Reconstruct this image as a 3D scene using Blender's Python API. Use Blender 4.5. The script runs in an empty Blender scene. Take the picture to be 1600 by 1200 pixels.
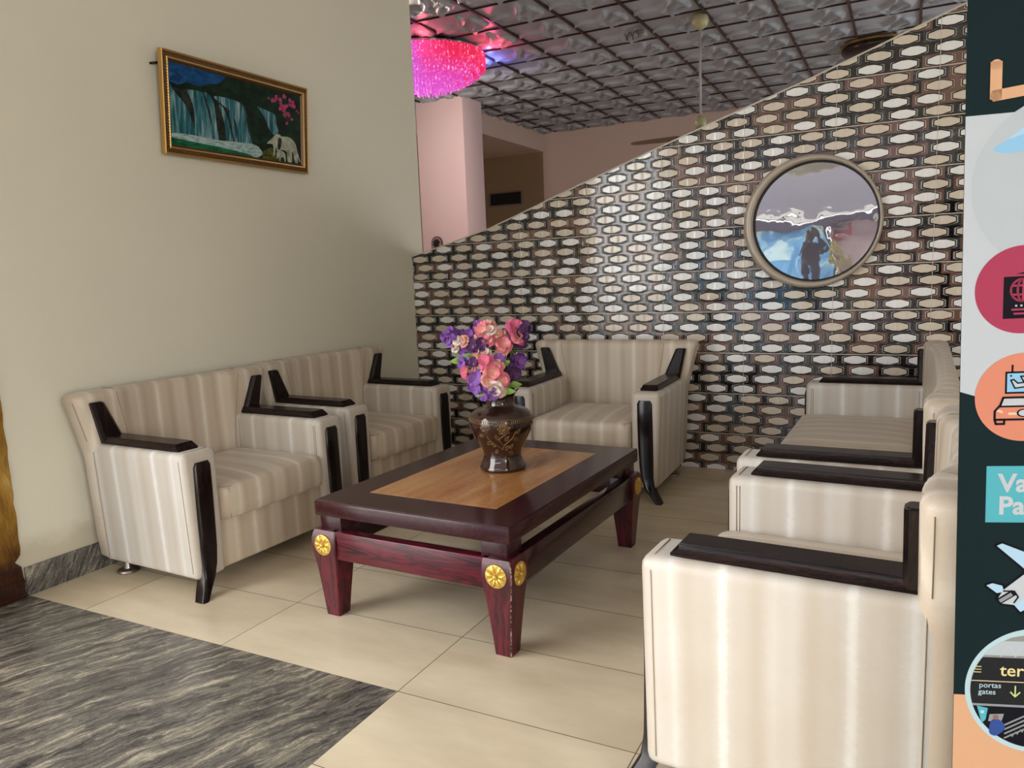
import bpy, bmesh, math, random
import numpy as np
from mathutils import Vector, Matrix
random.seed(7)
S = bpy.context.scene
C = S.collection
PI = math.pi

# ------------------------------------------------------------------ camera, sky, exposure
cam_d = bpy.data.cameras.new('camera')
cam_d.sensor_width = 36.0
cam_d.lens = 1194.9 / 1600 * 36.0
cam_d.clip_start = 0.02
cam_d.clip_end = 200
cam = bpy.data.objects.new('camera', cam_d)
C.objects.link(cam)
RT = Vector((0.888989, 0.456273, -0.038905)); UP = Vector((-0.02979, 0.142401, 0.989361)); FW = Vector((-0.456959, 0.878372, -0.140186))
cam.matrix_world = Matrix(((RT.x, UP.x, -FW.x, 0), (RT.y, UP.y, -FW.y, 0), (RT.z, UP.z, -FW.z, 1.3), (0, 0, 0, 1)))
S.camera = cam
S.view_settings.view_transform = 'Standard'
S.view_settings.look = 'None'
S.view_settings.gamma = 1
S.view_settings.use_curve_mapping = False
S.view_settings.exposure = 0.30
S.cycles.max_bounces = 8
S.cycles.diffuse_bounces = 5
S.cycles.glossy_bounces = 4
S.cycles.sample_clamp_indirect = 6
S.cycles.caustics_reflective = False
S.cycles.caustics_refractive = False
S.cycles.use_denoising = True

SKY_STRENGTH = 6.4
wd = bpy.data.worlds.new('sky')
S.world = wd
wd.use_nodes = True
bg = wd.node_tree.nodes['Background']
bg.inputs[0].default_value = (1.0, 1.0, 1.0, 1)
bg.inputs[1].default_value = SKY_STRENGTH


def portal(name, loc, rot, sx, sy):
    l = bpy.data.lights.new(name, 'AREA')
    l.shape = 'RECTANGLE'; l.size = sx; l.size_y = sy
    l.cycles.is_portal = True
    o = bpy.data.objects.new(name, l)
    o.location = loc; o.rotation_euler = rot
    C.objects.link(o)


# sky portals only steer the sampling of the sky through the two openings; they give no light of their own
portal('entrance_sky_portal', (-1.6, -3.55, 1.67), (PI / 2, 0, 0), 3.6, 3.35)
portal('hall_sky_portal', (3.55, 9.0, 2.05), (0, PI / 2, 0), 1.1, 5.1)
portal('side_sky_portal', (3.85, -1.7, 1.67), (0, PI / 2, 0), 3.35, 3.2)
portal('left_sky_portal', (-3.42, -1.1, 1.67), (0, -PI / 2, 0), 3.35, 4.4)


# ------------------------------------------------------------------ node helpers
class NT:
    def __init__(s, name):
        s.m = bpy.data.materials.new(name)
        s.m.use_nodes = True
        s.t = s.m.node_tree
        s.b = s.t.nodes['Principled BSDF']

    def n(s, typ, **kw):
        nd = s.t.nodes.new(typ)
        for k, v in kw.items():
            setattr(nd, k, v)
        return nd

    def put(s, sock, v):
        if isinstance(v, bpy.types.NodeSocket):
            s.t.links.new(v, sock)
        else:
            if isinstance(v, (tuple, list)) and len(v) == 3 and len(sock.default_value) == 4:
                v = (*v, 1)
            sock.default_value = v

    def set(s, **kw):
        mp = dict(col='Base Color', rough='Roughness', metal='Metallic', spec='Specular IOR Level', coat='Coat Weight',
                  coatr='Coat Roughness', emc='Emission Color', ems='Emission Strength', normal='Normal', sheen='Sheen Weight',
                  ior='IOR', trans='Transmission Weight', alpha='Alpha', subs='Subsurface Weight')
        for k, v in kw.items():
            s.put(s.b.inputs[mp[k]], v)
        return s.m

    def f(s, op, a, b=None, c=None, clamp=False):
        nd = s.n('ShaderNodeMath', operation=op, use_clamp=clamp)
        for i, v in enumerate((a, b, c)):
            if v is not None:
                s.put(nd.inputs[i], v)
        return nd.outputs[0]

    def mix(s, fac, a, b):
        nd = s.n('ShaderNodeMix', data_type='RGBA')
        s.put(nd.inputs[0], fac); s.put(nd.inputs[6], a); s.put(nd.inputs[7], b)
        return nd.outputs[2]

    def obj(s):
        return s.n('ShaderNodeTexCoord').outputs['Object']

    def sep(s, v):
        nd = s.n('ShaderNodeSeparateXYZ'); s.put(nd.inputs[0], v)
        return nd.outputs

    def comb(s, x, y, z):
        nd = s.n('ShaderNodeCombineXYZ')
        for i, v in enumerate((x, y, z)):
            s.put(nd.inputs[i], v)
        return nd.outputs[0]

    def mapping(s, v, scale=(1, 1, 1), rot=(0, 0, 0), loc=(0, 0, 0)):
        nd = s.n('ShaderNodeMapping')
        s.put(nd.inputs[0], v); nd.inputs[1].default_value = loc; nd.inputs[2].default_value = rot; nd.inputs[3].default_value = scale
        return nd.outputs[0]

    def noise(s, v, scale, detail=4, rough=.5, dist=0, out=0):
        nd = s.n('ShaderNodeTexNoise')
        s.put(nd.inputs['Vector'], v)
        nd.inputs['Scale'].default_value = scale; nd.inputs['Detail'].default_value = detail
        nd.inputs['Roughness'].default_value = rough; nd.inputs['Distortion'].default_value = dist
        return nd.outputs[out]

    def white(s, v):
        nd = s.n('ShaderNodeTexWhiteNoise', noise_dimensions='3D'); s.put(nd.inputs['Vector'], v)
        return nd.outputs['Value']

    def ramp(s, fac, stops, interp='LINEAR'):
        nd = s.n('ShaderNodeValToRGB'); s.put(nd.inputs[0], fac)
        cr = nd.color_ramp; cr.interpolation = interp
        cr.elements[1].position = stops[-1][0]; cr.elements[1].color = (*stops[-1][1], 1)
        cr.elements[0].position = stops[0][0]; cr.elements[0].color = (*stops[0][1], 1)
        for p, c in stops[1:-1]:
            e = cr.elements.new(p); e.color = (*c, 1)
        return nd.outputs[0]

    def step(s, x, e0, e1):
        nd = s.n('ShaderNodeMapRange', interpolation_type='SMOOTHSTEP')
        s.put(nd.inputs[0], x); nd.inputs[1].default_value = e0; nd.inputs[2].default_value = e1
        return nd.outputs[0]

    def bump(s, h, strength=1, dist=.01):
        nd = s.n('ShaderNodeBump'); s.put(nd.inputs['Height'], h)
        nd.inputs['Strength'].default_value = strength; nd.inputs['Distance'].default_value = dist
        return nd.outputs[0]


def plain(name, col, rough=.5, **kw):
    return NT(name).set(col=col, rough=rough, **kw)


def lin(r, g, b):
    return tuple(((c / 255 + .055) / 1.055) ** 2.4 if c > 10 else c / 255 / 12.92 for c in (r, g, b))


# ------------------------------------------------------------------ materials
def m_paint(name, col, dirty=None, var=.06):
    t = NT(name); P = t.obj()
    n1 = t.noise(P, .9, 5, .6)
    c = t.mix(t.f('MULTIPLY', n1, 1), tuple(x * (1 - var) for x in col), tuple(min(1, x * (1 + var)) for x in col))
    if dirty:
        z = t.sep(P)[2]
        edge = t.f('ADD', z, t.f('MULTIPLY', t.noise(P, 7, 4, .6), -.16))
        k = t.f('MULTIPLY', t.f('SUBTRACT', 1, t.step(edge, .10, .20)), .55)
        c = t.mix(k, c, dirty)
    return t.set(col=c, rough=.55, spec=.3, normal=t.bump(t.noise(P, 160, 2), .08, .002))


M = {}
M['wall'] = m_paint('cream_wall_paint', (.68, .65, .535), dirty=(.42, .36, .25))
M['hall_wall'] = m_paint('pink_beige_wall_paint', (.60, .49, .43))
M['pillar'] = m_paint('pale_pink_pillar_paint', (.80, .64, .62))
M['ceil'] = plain('grey_ceiling_tile', (.37, .42, .49), .36)
M['ceil_plain'] = plain('plain_ceiling_paint', (.48, .46, .47), .6)
M['batten'] = plain('dark_maroon_batten', (.030, .010, .012), .4)


def m_floor():
    t = NT('beige_floor_tile'); P = t.obj(); x, y, z = t.sep(P)
    u = t.f('DIVIDE', t.f('ADD', x, 1.412), .79); v = t.f('DIVIDE', t.f('SUBTRACT', y, 1.84), .4)
    du = t.f('MULTIPLY', t.f('ABSOLUTE', t.f('SUBTRACT', t.f('FRACT', t.f('ADD', u, .5)), .5)), .79)
    dv = t.f('MULTIPLY', t.f('ABSOLUTE', t.f('SUBTRACT', t.f('FRACT', t.f('ADD', v, .5)), .5)), .4)
    d = t.f('MINIMUM', du, dv)
    grout = t.f('SUBTRACT', 1, t.step(d, .0008, .0022))
    cell = t.comb(t.f('FLOOR', u), t.f('FLOOR', v), 0)
    off = t.n('ShaderNodeVectorMath', operation='SCALE'); t.put(off.inputs[0], cell); off.inputs['Scale'].default_value = 3.7
    add = t.n('ShaderNodeVectorMath', operation='ADD'); t.put(add.inputs[0], P); t.put(add.inputs[1], off.outputs[0])
    n = t.noise(t.mapping(add.outputs[0], (1.2, 3.5, 1), (0, 0, .35)), 1.6, 5, .55, 0)
    base = t.ramp(n, [(.30, (.55, .455, .32)), (.68, (.73, .64, .47))])
    st = t.noise(t.mapping(add.outputs[0], (1.0, 7, 1), (0, 0, .5)), 1.1, 4, .55)
    base = t.mix(t.f('MULTIPLY', st, .25), base, (.54, .45, .32))
    base = t.mix(t.f('MULTIPLY', t.white(cell), .14), base, (.50, .40, .28))
    col = t.mix(grout, base, (.12, .095, .065))
    return t.set(col=col, rough=.24, spec=.45, normal=t.bump(t.f('SUBTRACT', 1, grout), .4, .001))


def m_marble(name, rot, scale=1.0, floor=True):
    t = NT(name); P = t.obj()
    Q = t.mapping(P, (scale, scale, scale), rot)
    warp = t.noise(Q, 2.2, 5, .62, 0, 1)
    vm = t.n('ShaderNodeVectorMath', operation='MULTIPLY_ADD'); t.put(vm.inputs[0], warp); vm.inputs[1].default_value = (.10, .15, .15); t.put(vm.inputs[2], Q)
    A = t.mapping(vm.outputs[0], (2.2, 17, 17))
    n1 = t.noise(A, 1.6, 9, .66, .6)
    n2 = t.noise(t.mapping(vm.outputs[0], (7, 75, 75)), 1.2, 6, .75, .4)
    n3 = t.noise(P, 240, 2, .5)
    k = t.f('ADD', t.f('MULTIPLY', n1, .58), t.f('ADD', t.f('MULTIPLY', n2, .40), t.f('MULTIPLY', n3, .12)))
    c = t.ramp(k, [(.42, (.018, .018, .018)), (.50, (.068, .063, .058)), (.56, (.125, .115, .10)), (.615, (.24, .215, .165)), (.69, (.46, .42, .31))])
    return t.set(col=c, rough=.24, spec=.5)


M['floor'] = m_floor()
M['marble'] = m_marble('black_wave_granite', (0, 0, -1.16))
M['marble_skirt'] = m_marble('black_wave_granite_skirting', (-1.05, 0, -1.5708), 1.5)


def m_hextile():
    t = NT('hexagon_relief_wall_tile'); P = t.obj(); x, y, z = t.sep(P)
    px, pz = .5135 / 3, .2615 / 4
    zr = t.f('DIVIDE', t.f('SUBTRACT', z, 1.283), pz)
    row = t.f('FLOOR', zr)
    lz = t.f('MULTIPLY', t.f('SUBTRACT', t.f('SUBTRACT', zr, row), .5), pz)
    odd = t.f('FLOORED_MODULO', row, 2)
    trow = t.f('FLOORED_MODULO', t.f('FLOOR', t.f('DIVIDE', row, 4)), 2)
    offs = t.f('MULTIPLY', odd, t.f('SUBTRACT', t.f('MULTIPLY', trow, .5), .25))
    xr = t.f('ADD', t.f('DIVIDE', t.f('ADD', x, .91), px), t.f('ADD', offs, .5))
    colm = t.f('FLOOR', xr)
    lx = t.f('MULTIPLY', t.f('SUBTRACT', t.f('SUBTRACT', xr, colm), .5), px)
    ax, az = t.f('ABSOLUTE', lx), t.f('ABSOLUTE', lz)
    A = .0605
    hy = t.f('MINIMUM', .0238, t.f('ADD', .0112, t.f('MULTIPLY', t.f('SUBTRACT', A, ax), .29)))
    d = t.f('MAXIMUM', t.f('SUBTRACT', az, hy), t.f('SUBTRACT', ax, A))
    cell = t.comb(colm, row, 3.3)
    r1 = t.white(cell); r2 = t.white(t.comb(colm, row, 9.1))
    brown = (.150, .078, .058); black = (.007, .006, .006); grey = (.030, .030, .031)
    marb = t.mix(t.step(t.noise(P, 55, 5, .7, 1.0), .54, .72), grey, (.24, .23, .23))
    bl = t.mix(t.f('GREATER_THAN', r1, .32), brown, black)
    block = t.mix(t.f('GREATER_THAN', r1, .70), bl, marb)
    grain = t.noise(t.mapping(P, (1, 1, 6)), 30, 4, .6)
    block = t.mix(t.f('MULTIPLY', t.step(grain, .5, .75), .12), block, (.30, .25, .22))
    hexc = t.mix(t.f('GREATER_THAN', r2, .52), (.66, .575, .47), (.84, .84, .83))
    hexc = t.mix(t.f('MULTIPLY', t.noise(P, 260, 2), .12), hexc, (.45, .42, .38))
    # dark ring around each hexagon, then a pale line painting the bevel reflection
    ring = t.f('MULTIPLY', t.step(d, .0004, .0012), t.f('SUBTRACT', 1, t.step(d, .0058, .0068)))
    line = t.f('MULTIPLY', t.step(d, .0062, .0070), t.f('SUBTRACT', 1, t.step(d, .0092, .0102)))
    ringc = t.mix(t.f('GREATER_THAN', r1, .36), (.06, .03, .024), (.006, .006, .006))
    c = t.mix(ring, block, ringc)
    ends = t.step(t.f('SUBTRACT', ax, t.f('MULTIPLY', az, .6)), .036, .046)
    c = t.mix(t.f('MULTIPLY', line, t.f('ADD', .18, t.f('MULTIPLY', ends, .6))), c, (.58, .54, .50))
    inside = t.f('SUBTRACT', 1, t.step(d, -.0006, .0004))
    c = t.mix(inside, c, hexc)
    # tile joints
    gx = t.f('MULTIPLY', t.f('ABSOLUTE', t.f('SUBTRACT', t.f('FRACT', t.f('ADD', t.f('DIVIDE', t.f('ADD', x, .91), .5135), .5)), .5)), .5135)
    gz = t.f('MULTIPLY', t.f('ABSOLUTE', t.f('SUBTRACT', t.f('FRACT', t.f('ADD', t.f('DIVIDE', t.f('SUBTRACT', z, 1.283), .2615), .5)), .5)), .2615)
    gn = t.f('MULTIPLY', t.noise(P, 25, 3), .0012)
    g = t.f('MAXIMUM', t.f('SUBTRACT', 1, t.step(t.f('SUBTRACT', gx, gn), .0006, .0012)), t.f('SUBTRACT', 1, t.step(t.f('SUBTRACT', gz, gn), .0014, .0024)))
    c = t.mix(g, c, (.62, .57, .49))
    hgt = t.f('ADD', t.f('SUBTRACT', 1, t.step(d, -.004, .0075)), t.f('MULTIPLY', t.f('SUBTRACT', 1, t.step(d, .007, .014)), .35))
    ridge = t.f('MULTIPLY', inside, t.f('SUBTRACT', 1, t.step(ax, 0, .010)))
    hgt = t.f('ADD', hgt, t.f('MULTIPLY', ridge, .12))
    hgt = t.f('SUBTRACT', hgt, t.f('MULTIPLY', g, .3))
    hgt = t.f('ADD', hgt, t.f('MULTIPLY', t.noise(P, 30, 2, .5), .10))
    return t.set(col=c, rough=.09, spec=.55, coat=.15, coatr=.04, normal=t.bump(hgt, .9, .008))


M['hextile'] = m_hextile()
M['tile_edge'] = plain('cream_tile_edge', (.55, .50, .42), .4)


def m_leather(name, axis, pitch, cols):
    t = NT(name); P = t.obj(); xs = t.sep(P)
    w = t.noise(t.mapping(P, (1, 1, .35)), 5, 3, .5)
    w2 = t.noise(P, 90, 2, .5)
    q = t.f('ADD', xs[axis], t.f('ADD', t.f('MULTIPLY', w, .020), t.f('ADD', t.f('MULTIPLY', w2, .003), t.f('MULTIPLY', t.noise(t.mapping(P, (.6, .6, 1)), 60, 3, .7), pitch * .10))))
    s = t.f('SINE', t.f('MULTIPLY', q, 2 * PI / pitch))
    s2 = t.f('SINE', t.f('ADD', t.f('MULTIPLY', q, 2 * PI / (pitch * .41)), 1.0))
    k = t.f('ADD', .5, t.f('ADD', t.f('MULTIPLY', s, .36), t.f('MULTIPLY', s2, .14)))
    c = t.ramp(k, [(.05, cols[0]), (.50, cols[1]), (.80, cols[2]), (1, cols[3])])
    c = t.mix(t.f('MULTIPLY', t.step(t.noise(P, 3.2, 4, .6), .45, .75), .22), c, (.44, .34, .23))
    rg = t.f('ADD', .30, t.f('MULTIPLY', k, .14))
    h = t.f('ADD', t.noise(P, 420, 2, .5), t.f('MULTIPLY', t.noise(P, 9, 3, .5), 3.0))
    return t.set(col=c, rough=rg, spec=.5, sheen=.15, normal=t.bump(h, .25, .003))


M['leather_f'] = m_leather('striped_cream_leather_along_arm', 0, .135, [(.50, .445, .375), (.545, .50, .44), (.585, .55, .495), (.72, .70, .66)])  # arms paler and cooler than the seats: daylight sheen put into the colour
M['leather_l'] = m_leather('striped_cream_leather_across_seat', 1, .125, [(.45, .36, .265), (.52, .435, .335), (.57, .49, .39), (.67, .60, .50)])
M['seam'] = plain('brown_stitch_thread', (.32, .245, .17), .8)


def m_wood(name, dark, light, scale=1.0, axis=0, rough=.22, contrast=(.35, .65), coat=.4, wav=1.0, spec=.35):
    t = NT(name); P = t.obj()
    sc = [9, 9, 9]; sc[axis] = .9
    n = t.noise(t.mapping(P, tuple(sc)), 3.5 * scale, 6, .6, .8 * wav)
    ring = t.f('FRACT', t.f('MULTIPLY', n, 7))
    ring = t.f('ABSOLUTE', t.f('SUBTRACT', ring, .5))
    k = t.f('ADD', t.f('MULTIPLY', n, .5), t.f('MULTIPLY', ring, .6))
    c = t.ramp(k, [(contrast[0], dark), (contrast[1], light)])
    return t.set(col=c, rough=rough, spec=spec, coat=coat, coatr=.08, normal=t.bump(k, .12, .001))


M['ebony'] = m_wood('black_brown_lacquered_wood', (.005, .003, .003), (.022, .009, .008), 1.4, 2, .22, coat=.05, spec=.3)
M['ebony_cap'] = m_wood('dark_brown_armrest_wood', (.007, .004, .004), (.030, .012, .010), 1.4, 0, .26, coat=0, spec=.22)
M['maroon_top'] = m_wood('dark_maroon_table_top_wood', (.030, .008, .010), (.055, .015, .018), 1.2, 1, .18, coat=.04, spec=.28)
M['maroon'] = m_wood('red_maroon_grained_wood', (.022, .004, .006), (.14, .008, .020), .7, 0, .28, (.25, .62), coat=.1)
M['maroon_y'] = m_wood('maroon_side_rail_wood', (.018, .005, .007), (.060, .010, .014), 1.0, 1, .22)
M['maroon_leg'] = m_wood('maroon_leg_wood', (.022, .004, .006), (.13, .008, .019), .8, 2, .28, (.25, .62), coat=.1)


def m_inset():
    t = NT('orange_brown_veneer'); P = t.obj()
    n = t.noise(t.mapping(P, (9, 2.2, 1)), 2.2, 4, .55, 1.2)
    w = t.f('SINE', t.f('ADD', t.f('MULTIPLY', t.sep(P)[1], 520), t.f('MULTIPLY', n, 60)))
    broad = t.noise(t.mapping(P, (5, .7, 1)), 2.0, 3, .5)
    k = t.f('ADD', t.f('MULTIPLY', broad, .75), t.f('ADD', t.f('MULTIPLY', w, .07), t.f('MULTIPLY', t.noise(P, 60, 4), .22)))
    c = t.ramp(k, [(.30, (.30, .115, .034)), (.48, (.48, .215, .072)), (.65, (.60, .32, .125))])
    return t.set(col=c, rough=.22, coat=.35, coatr=.1)


M['inset'] = m_inset()
M['gold'] = NT('gilded_rosette').set(col=(.62, .40, .08), rough=.38, metal=.55)
_t = NT('chipped_wood_edge')
M['worn'] = _t.set(col=_t.mix(_t.step(_t.noise(_t.mapping(_t.obj(), (60, 60, 90)), 1.0, 3, .7), .47, .55), (.05, .008, .012), (.40, .25, .21)), rough=.5)


def m_vase():
    t = NT('brown_glazed_ceramic'); P = t.obj()
    c = t.ramp(t.noise(P, 9, 4), [(.3, (.016, .006, .005)), (.7, (.040, .014, .010))])
    return t.set(col=c, rough=.10, coat=.6, coatr=.05)


M['vase'] = m_vase()
M['bronze'] = NT('faded_gold_relief').set(col=(.30, .19, .08), rough=.35, metal=.6)
M['foot_metal'] = NT('dull_brown_metal').set(col=(.30, .27, .23), rough=.32, metal=.9)
M['chrome'] = NT('chrome').set(col=(.62, .62, .62), rough=.18, metal=1.0)


def m_petal(name, base, tip):
    t = NT(name); P = t.obj()
    r = t.n('ShaderNodeVectorMath', operation='LENGTH'); t.put(r.inputs[0], P)
    k = t.step(t.f('ADD', r.outputs['Value'], t.f('MULTIPLY', t.noise(P, 60, 2), .012)), .006, .034)
    return t.set(col=t.mix(k, base, tip), rough=.6, sheen=.2)


M['pet_pink'] = m_petal('coral_pink_petal', (.80, .62, .36), (.74, .20, .26))
M['pet_peach'] = m_petal('peach_petal', (.72, .60, .30), (.78, .36, .30))
M['pet_rose'] = m_petal('rose_petal', (.70, .20, .22), (.66, .13, .26))
M['pet_purple'] = m_petal('violet_petal', (.30, .10, .36), (.19, .05, .34))
M['pet_dark'] = m_petal('deep_purple_petal', (.16, .03, .16), (.075, .015, .11))
M['pet_lilac'] = m_petal('lilac_petal', (.42, .22, .55), (.27, .11, .45))
M['pet_cream'] = m_petal('cream_petal', (.62, .56, .30), (.74, .60, .55))
M['stem'] = plain('green_stem', (.10, .20, .04), .6)
M['leaf'] = plain('bright_green_leaf', (.26, .46, .08), .5)


def m_goldcol():
    t = NT('gold_lacquered_column_paint'); P = t.obj()
    n = t.noise(t.mapping(P, (1, 3.5, 1.3)), 2.2, 6, .6, .8)
    c = t.ramp(n, [(.3, (.17, .065, .005)), (.48, (.36, .18, .016)), (.60, (.52, .30, .05)), (.72, (.85, .64, .24))])
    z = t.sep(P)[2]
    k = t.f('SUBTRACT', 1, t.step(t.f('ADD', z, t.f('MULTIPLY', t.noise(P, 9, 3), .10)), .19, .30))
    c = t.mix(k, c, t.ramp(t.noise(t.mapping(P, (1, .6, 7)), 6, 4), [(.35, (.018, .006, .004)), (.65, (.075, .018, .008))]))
    return t.set(col=c, rough=.30, metal=.55, coat=.3, normal=t.bump(n, .8, .02))


M['goldcol'] = m_goldcol()

# ------------------------------------------------------------------ mesh helpers


def obj(name, bm, mats, parent=None, smooth=True, angle=None):
    me = bpy.data.meshes.new(name)
    bm.normal_update()
    bm.to_mesh(me); bm.free()
    if not isinstance(mats, (list, tuple)):
        mats = [mats]
    for m in mats:
        me.materials.append(m)
    if smooth:
        me.polygons.foreach_set('use_smooth', [True] * len(me.polygons))
        if angle:
            me.set_sharp_from_angle(angle=math.radians(angle))
    o = bpy.data.objects.new(name, me)
    C.objects.link(o)
    if parent:
        o.parent = parent
    return o


def tag(o, label, cat, group=None):
    o['label'] = label; o['category'] = cat
    if group:
        o['group'] = group
    return o


def struct(o):
    o['kind'] = 'structure'
    return o


def thing(name, label, cat, loc=(0, 0, 0), rotz=0, group=None):
    o = bpy.data.objects.new(name, None)
    o.empty_display_size = .1
    C.objects.link(o)
    o.location = loc; o.rotation_euler = (0, 0, rotz)
    return tag(o, label, cat, group)


def copy_tree(o, parent=None):
    c = o.copy(); C.objects.link(c)
    if parent:
        c.parent = parent
    for ch in list(o.children):
        copy_tree(ch, c)
    return c


def box(bm, x0, x1, y0, y1, z0, z1, bev=0, seg=2, mat=0):
    vs = [bm.verts.new((x, y, z)) for z in (z0, z1) for y in (y0, y1) for x in (x0, x1)]
    fs = [bm.faces.new([vs[i] for i in q]) for q in ((0, 2, 3, 1), (4, 5, 7, 6), (0, 1, 5, 4), (2, 6, 7, 3), (0, 4, 6, 2), (1, 3, 7, 5))]
    for f in fs:
        f.material_index = mat
    if bev:
        es = list({e for f in fs for e in f.edges})
        r = bmesh.ops.bevel(bm, geom=es, offset=bev, segments=seg, affect='EDGES', profile=.5, clamp_overlap=True)
        for f in r['faces']:
            f.material_index = mat
    return vs


def bxo(name, dims, m, parent=None, bev=0, seg=2, angle=40):
    bm = bmesh.new(); box(bm, *dims, bev, seg)
    return obj(name, bm, m, parent, bool(bev), angle if bev else None)


def loft(bm, loops, cap0=True, cap1=True, closed=True, mat=0):
    rings = [[bm.verts.new(p) for p in l] for l in loops]
    n = len(rings[0])
    for a, b in zip(rings, rings[1:]):
        for i in range(n if closed else n - 1):
            j = (i + 1) % n
            f = bm.faces.new((a[i], a[j], b[j], b[i])); f.material_index = mat
    if cap0:
        bm.faces.new(list(reversed(rings[0]))).material_index = mat
    if cap1:
        bm.faces.new(rings[-1]).material_index = mat
    return rings


def lathe(bm, prof, seg=40, c=(0, 0, 0), cap0=True, cap1=True, mat=0):
    loops = [[(c[0] + r * math.cos(2 * PI * i / seg), c[1] + r * math.sin(2 * PI * i / seg), c[2] + z) for i in range(seg)] for r, z in prof]
    return loft(bm, loops, cap0, cap1, True, mat)


def tube(bm, pts, r, n=6, mat=0, taper=None):
    pts = [Vector(p) for p in pts]
    loops = []
    ref = None
    for i, p in enumerate(pts):
        d = (pts[min(i + 1, len(pts) - 1)] - pts[max(i - 1, 0)]).normalized()
        if ref is None:
            ref = d.orthogonal().normalized()
        else:
            ref = (ref - d * ref.dot(d)).normalized()
        b = d.cross(ref)
        rr = r if taper is None else r * taper[i]
        loops.append([tuple(p + (ref * math.cos(2 * PI * k / n) + b * math.sin(2 * PI * k / n)) * rr) for k in range(n)])
    loft(bm, loops, mat=mat)


def fixn(bm):
    bmesh.ops.recalc_face_normals(bm, faces=bm.faces[:])


def rrect(hx, hy, r, seg=5):
    out = []
    for cx, cy, a0 in ((hx - r, hy - r, 0), (-hx + r, hy - r, PI / 2), (-hx + r, -hy + r, PI), (hx - r, -hy + r, 1.5 * PI)):
        for k in range(seg + 1):
            a = a0 + PI / 2 * k / seg
            out.append((cx + r * math.cos(a), cy + r * math.sin(a)))
    return out


# ------------------------------------------------------------------ the room
XL, YW, ZC = -3.38, 4.921, 3.68
XR, YB = 3.9, -3.6
# floors
bm = bmesh.new()
for a in ((XL, 1.84, XR, 5.0), (-1.412, YB, XR, 1.84)):
    f = bm.faces.new([bm.verts.new(p) for p in ((a[0], a[1], 0), (a[2], a[1], 0), (a[2], a[3], 0), (a[0], a[3], 0))])
struct(obj('floor', bm, M['floor'], smooth=False))
bm = bmesh.new()
bm.faces.new([bm.verts.new(p) for p in ((XL, YB, 0), (-1.412, YB, 0), (-1.412, 1.84, 0), (XL, 1.84, 0))])
struct(obj('floor_granite', bm, M['marble'], smooth=False))
bm = bmesh.new(); box(bm, -9.2, 4.2, 5.0, 12.5, -.1, 0)
struct(obj('floor_hall', bm, M['floor'], smooth=False))

# left wall (ends a little behind the face of the tiled partition)
bm = bmesh.new(); box(bm, XL - .2, XL, 1.12, 5.075, 0, ZC); box(bm, XL - .2, XL, YB, 1.12, 3.35, ZC); box(bm, XL - .2, XL, YB, -3.3, 0, 3.35)
struct(obj('wall_left', bm, M['wall'], smooth=False))
struct(bxo('baseboard_left', (XL, XL + .014, 1.835, 4.92, 0, .128), M['marble_skirt'], bev=.002))

# gold painted corner strip at the left edge, with a broken paint edge
bm = bmesh.new()
N = 70
ev = []
for i in range(N + 1):
    z = ZC * (i / N) ** 1.6
    e = .0022 * math.sin(z * 41) + .0022 * math.sin(z * 97 + 1) + (-.028 * math.exp(-((z - .165) / .022) ** 2))
    ev.append((z, 1.828 + e))
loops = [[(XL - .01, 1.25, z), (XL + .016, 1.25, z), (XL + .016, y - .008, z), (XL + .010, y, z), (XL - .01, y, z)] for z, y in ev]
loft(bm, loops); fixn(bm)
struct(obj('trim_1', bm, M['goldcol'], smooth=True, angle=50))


# sloped tiled partition
TOPLINE = [(-3.60, 1.428), (-3.472, 1.458), (-3.281, 1.500), (-2.959, 1.578), (-2.70, 1.645), (-2.426, 1.738), (-2.158, 1.833), (-1.916, 1.915), (-1.425, 2.080), (-1.18, 2.160), (-.561, 2.357), (-.164, 2.495), (.233, 2.636), (3.2, 3.68)]


bm = bmesh.new()
xa, xb = -3.60, XR
pr = [(xa, 0), (xb, 0), (xb, ZC)] + [(x, z - .006) for x, z in reversed(TOPLINE)]
loops = [[(x, y, z) for x, z in pr] for y in (YW, YW + .14)]
loft(bm, loops); fixn(bm)
for f in bm.faces:
    f.material_index = 0 if f.normal.y < -.5 else 1
struct(obj('wall_back', bm, [M['hextile'], M['hall_wall']], smooth=False))
bm = bmesh.new()
loops = [[(x, YW - .004, z - .009), (x, YW + .145, z - .009), (x, YW + .145, z), (x, YW - .004, z)] for x, z in TOPLINE[:-1] + [(3.15, 3.66)]]
loft(bm, loops); fixn(bm)
struct(obj('trim_2', bm, M['tile_edge'], smooth=False))
# a chipped white mortar edge where the partition meets the left wall
bm = bmesh.new()
loops = []
for i in range(60):
    z = .02 + i * .0243
    w = .006 + .004 * math.sin(i * 2.1) + .003 * math.sin(i * 5.3)
    loops.append([(XL - .001, YW - .003, z), (XL + w, YW - .003, z), (XL + w, YW + .01, z), (XL - .001, YW + .01, z)])
loft(bm, loops); fixn(bm)
struct(obj('trim_3', bm, M['tile_edge'], smooth=False))

# hall beyond
YF = 12.28
struct(bxo('wall_far', (-9.2, XR, YF, YF + .15, 0, ZC + .08), M['hall_wall']))
struct(bxo('wall_hall_left', (-9.2, -9.05, 5.0, YF, 0, ZC + .08), M['hall_wall']))
bm = bmesh.new()
box(bm, 3.6, 3.75, 4.95, 6.4, 0, ZC + .08); box(bm, 3.6, 3.75, 11.5, YF, 0, ZC + .08); box(bm, 3.6, 3.75, 6.4, 11.5, 0, 1.5); box(bm, 3.6, 3.75, 6.4, 11.5, 2.6, ZC + .08)
struct(obj('wall_hall_right', bm, M['hall_wall'], smooth=False))  # unseen opening in this wall, added to light the hall
struct(bxo('wall_hall_front', (-9.2, XL - .2, 4.9, 5.05, 0, ZC + .08), M['hall_wall']))
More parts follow.
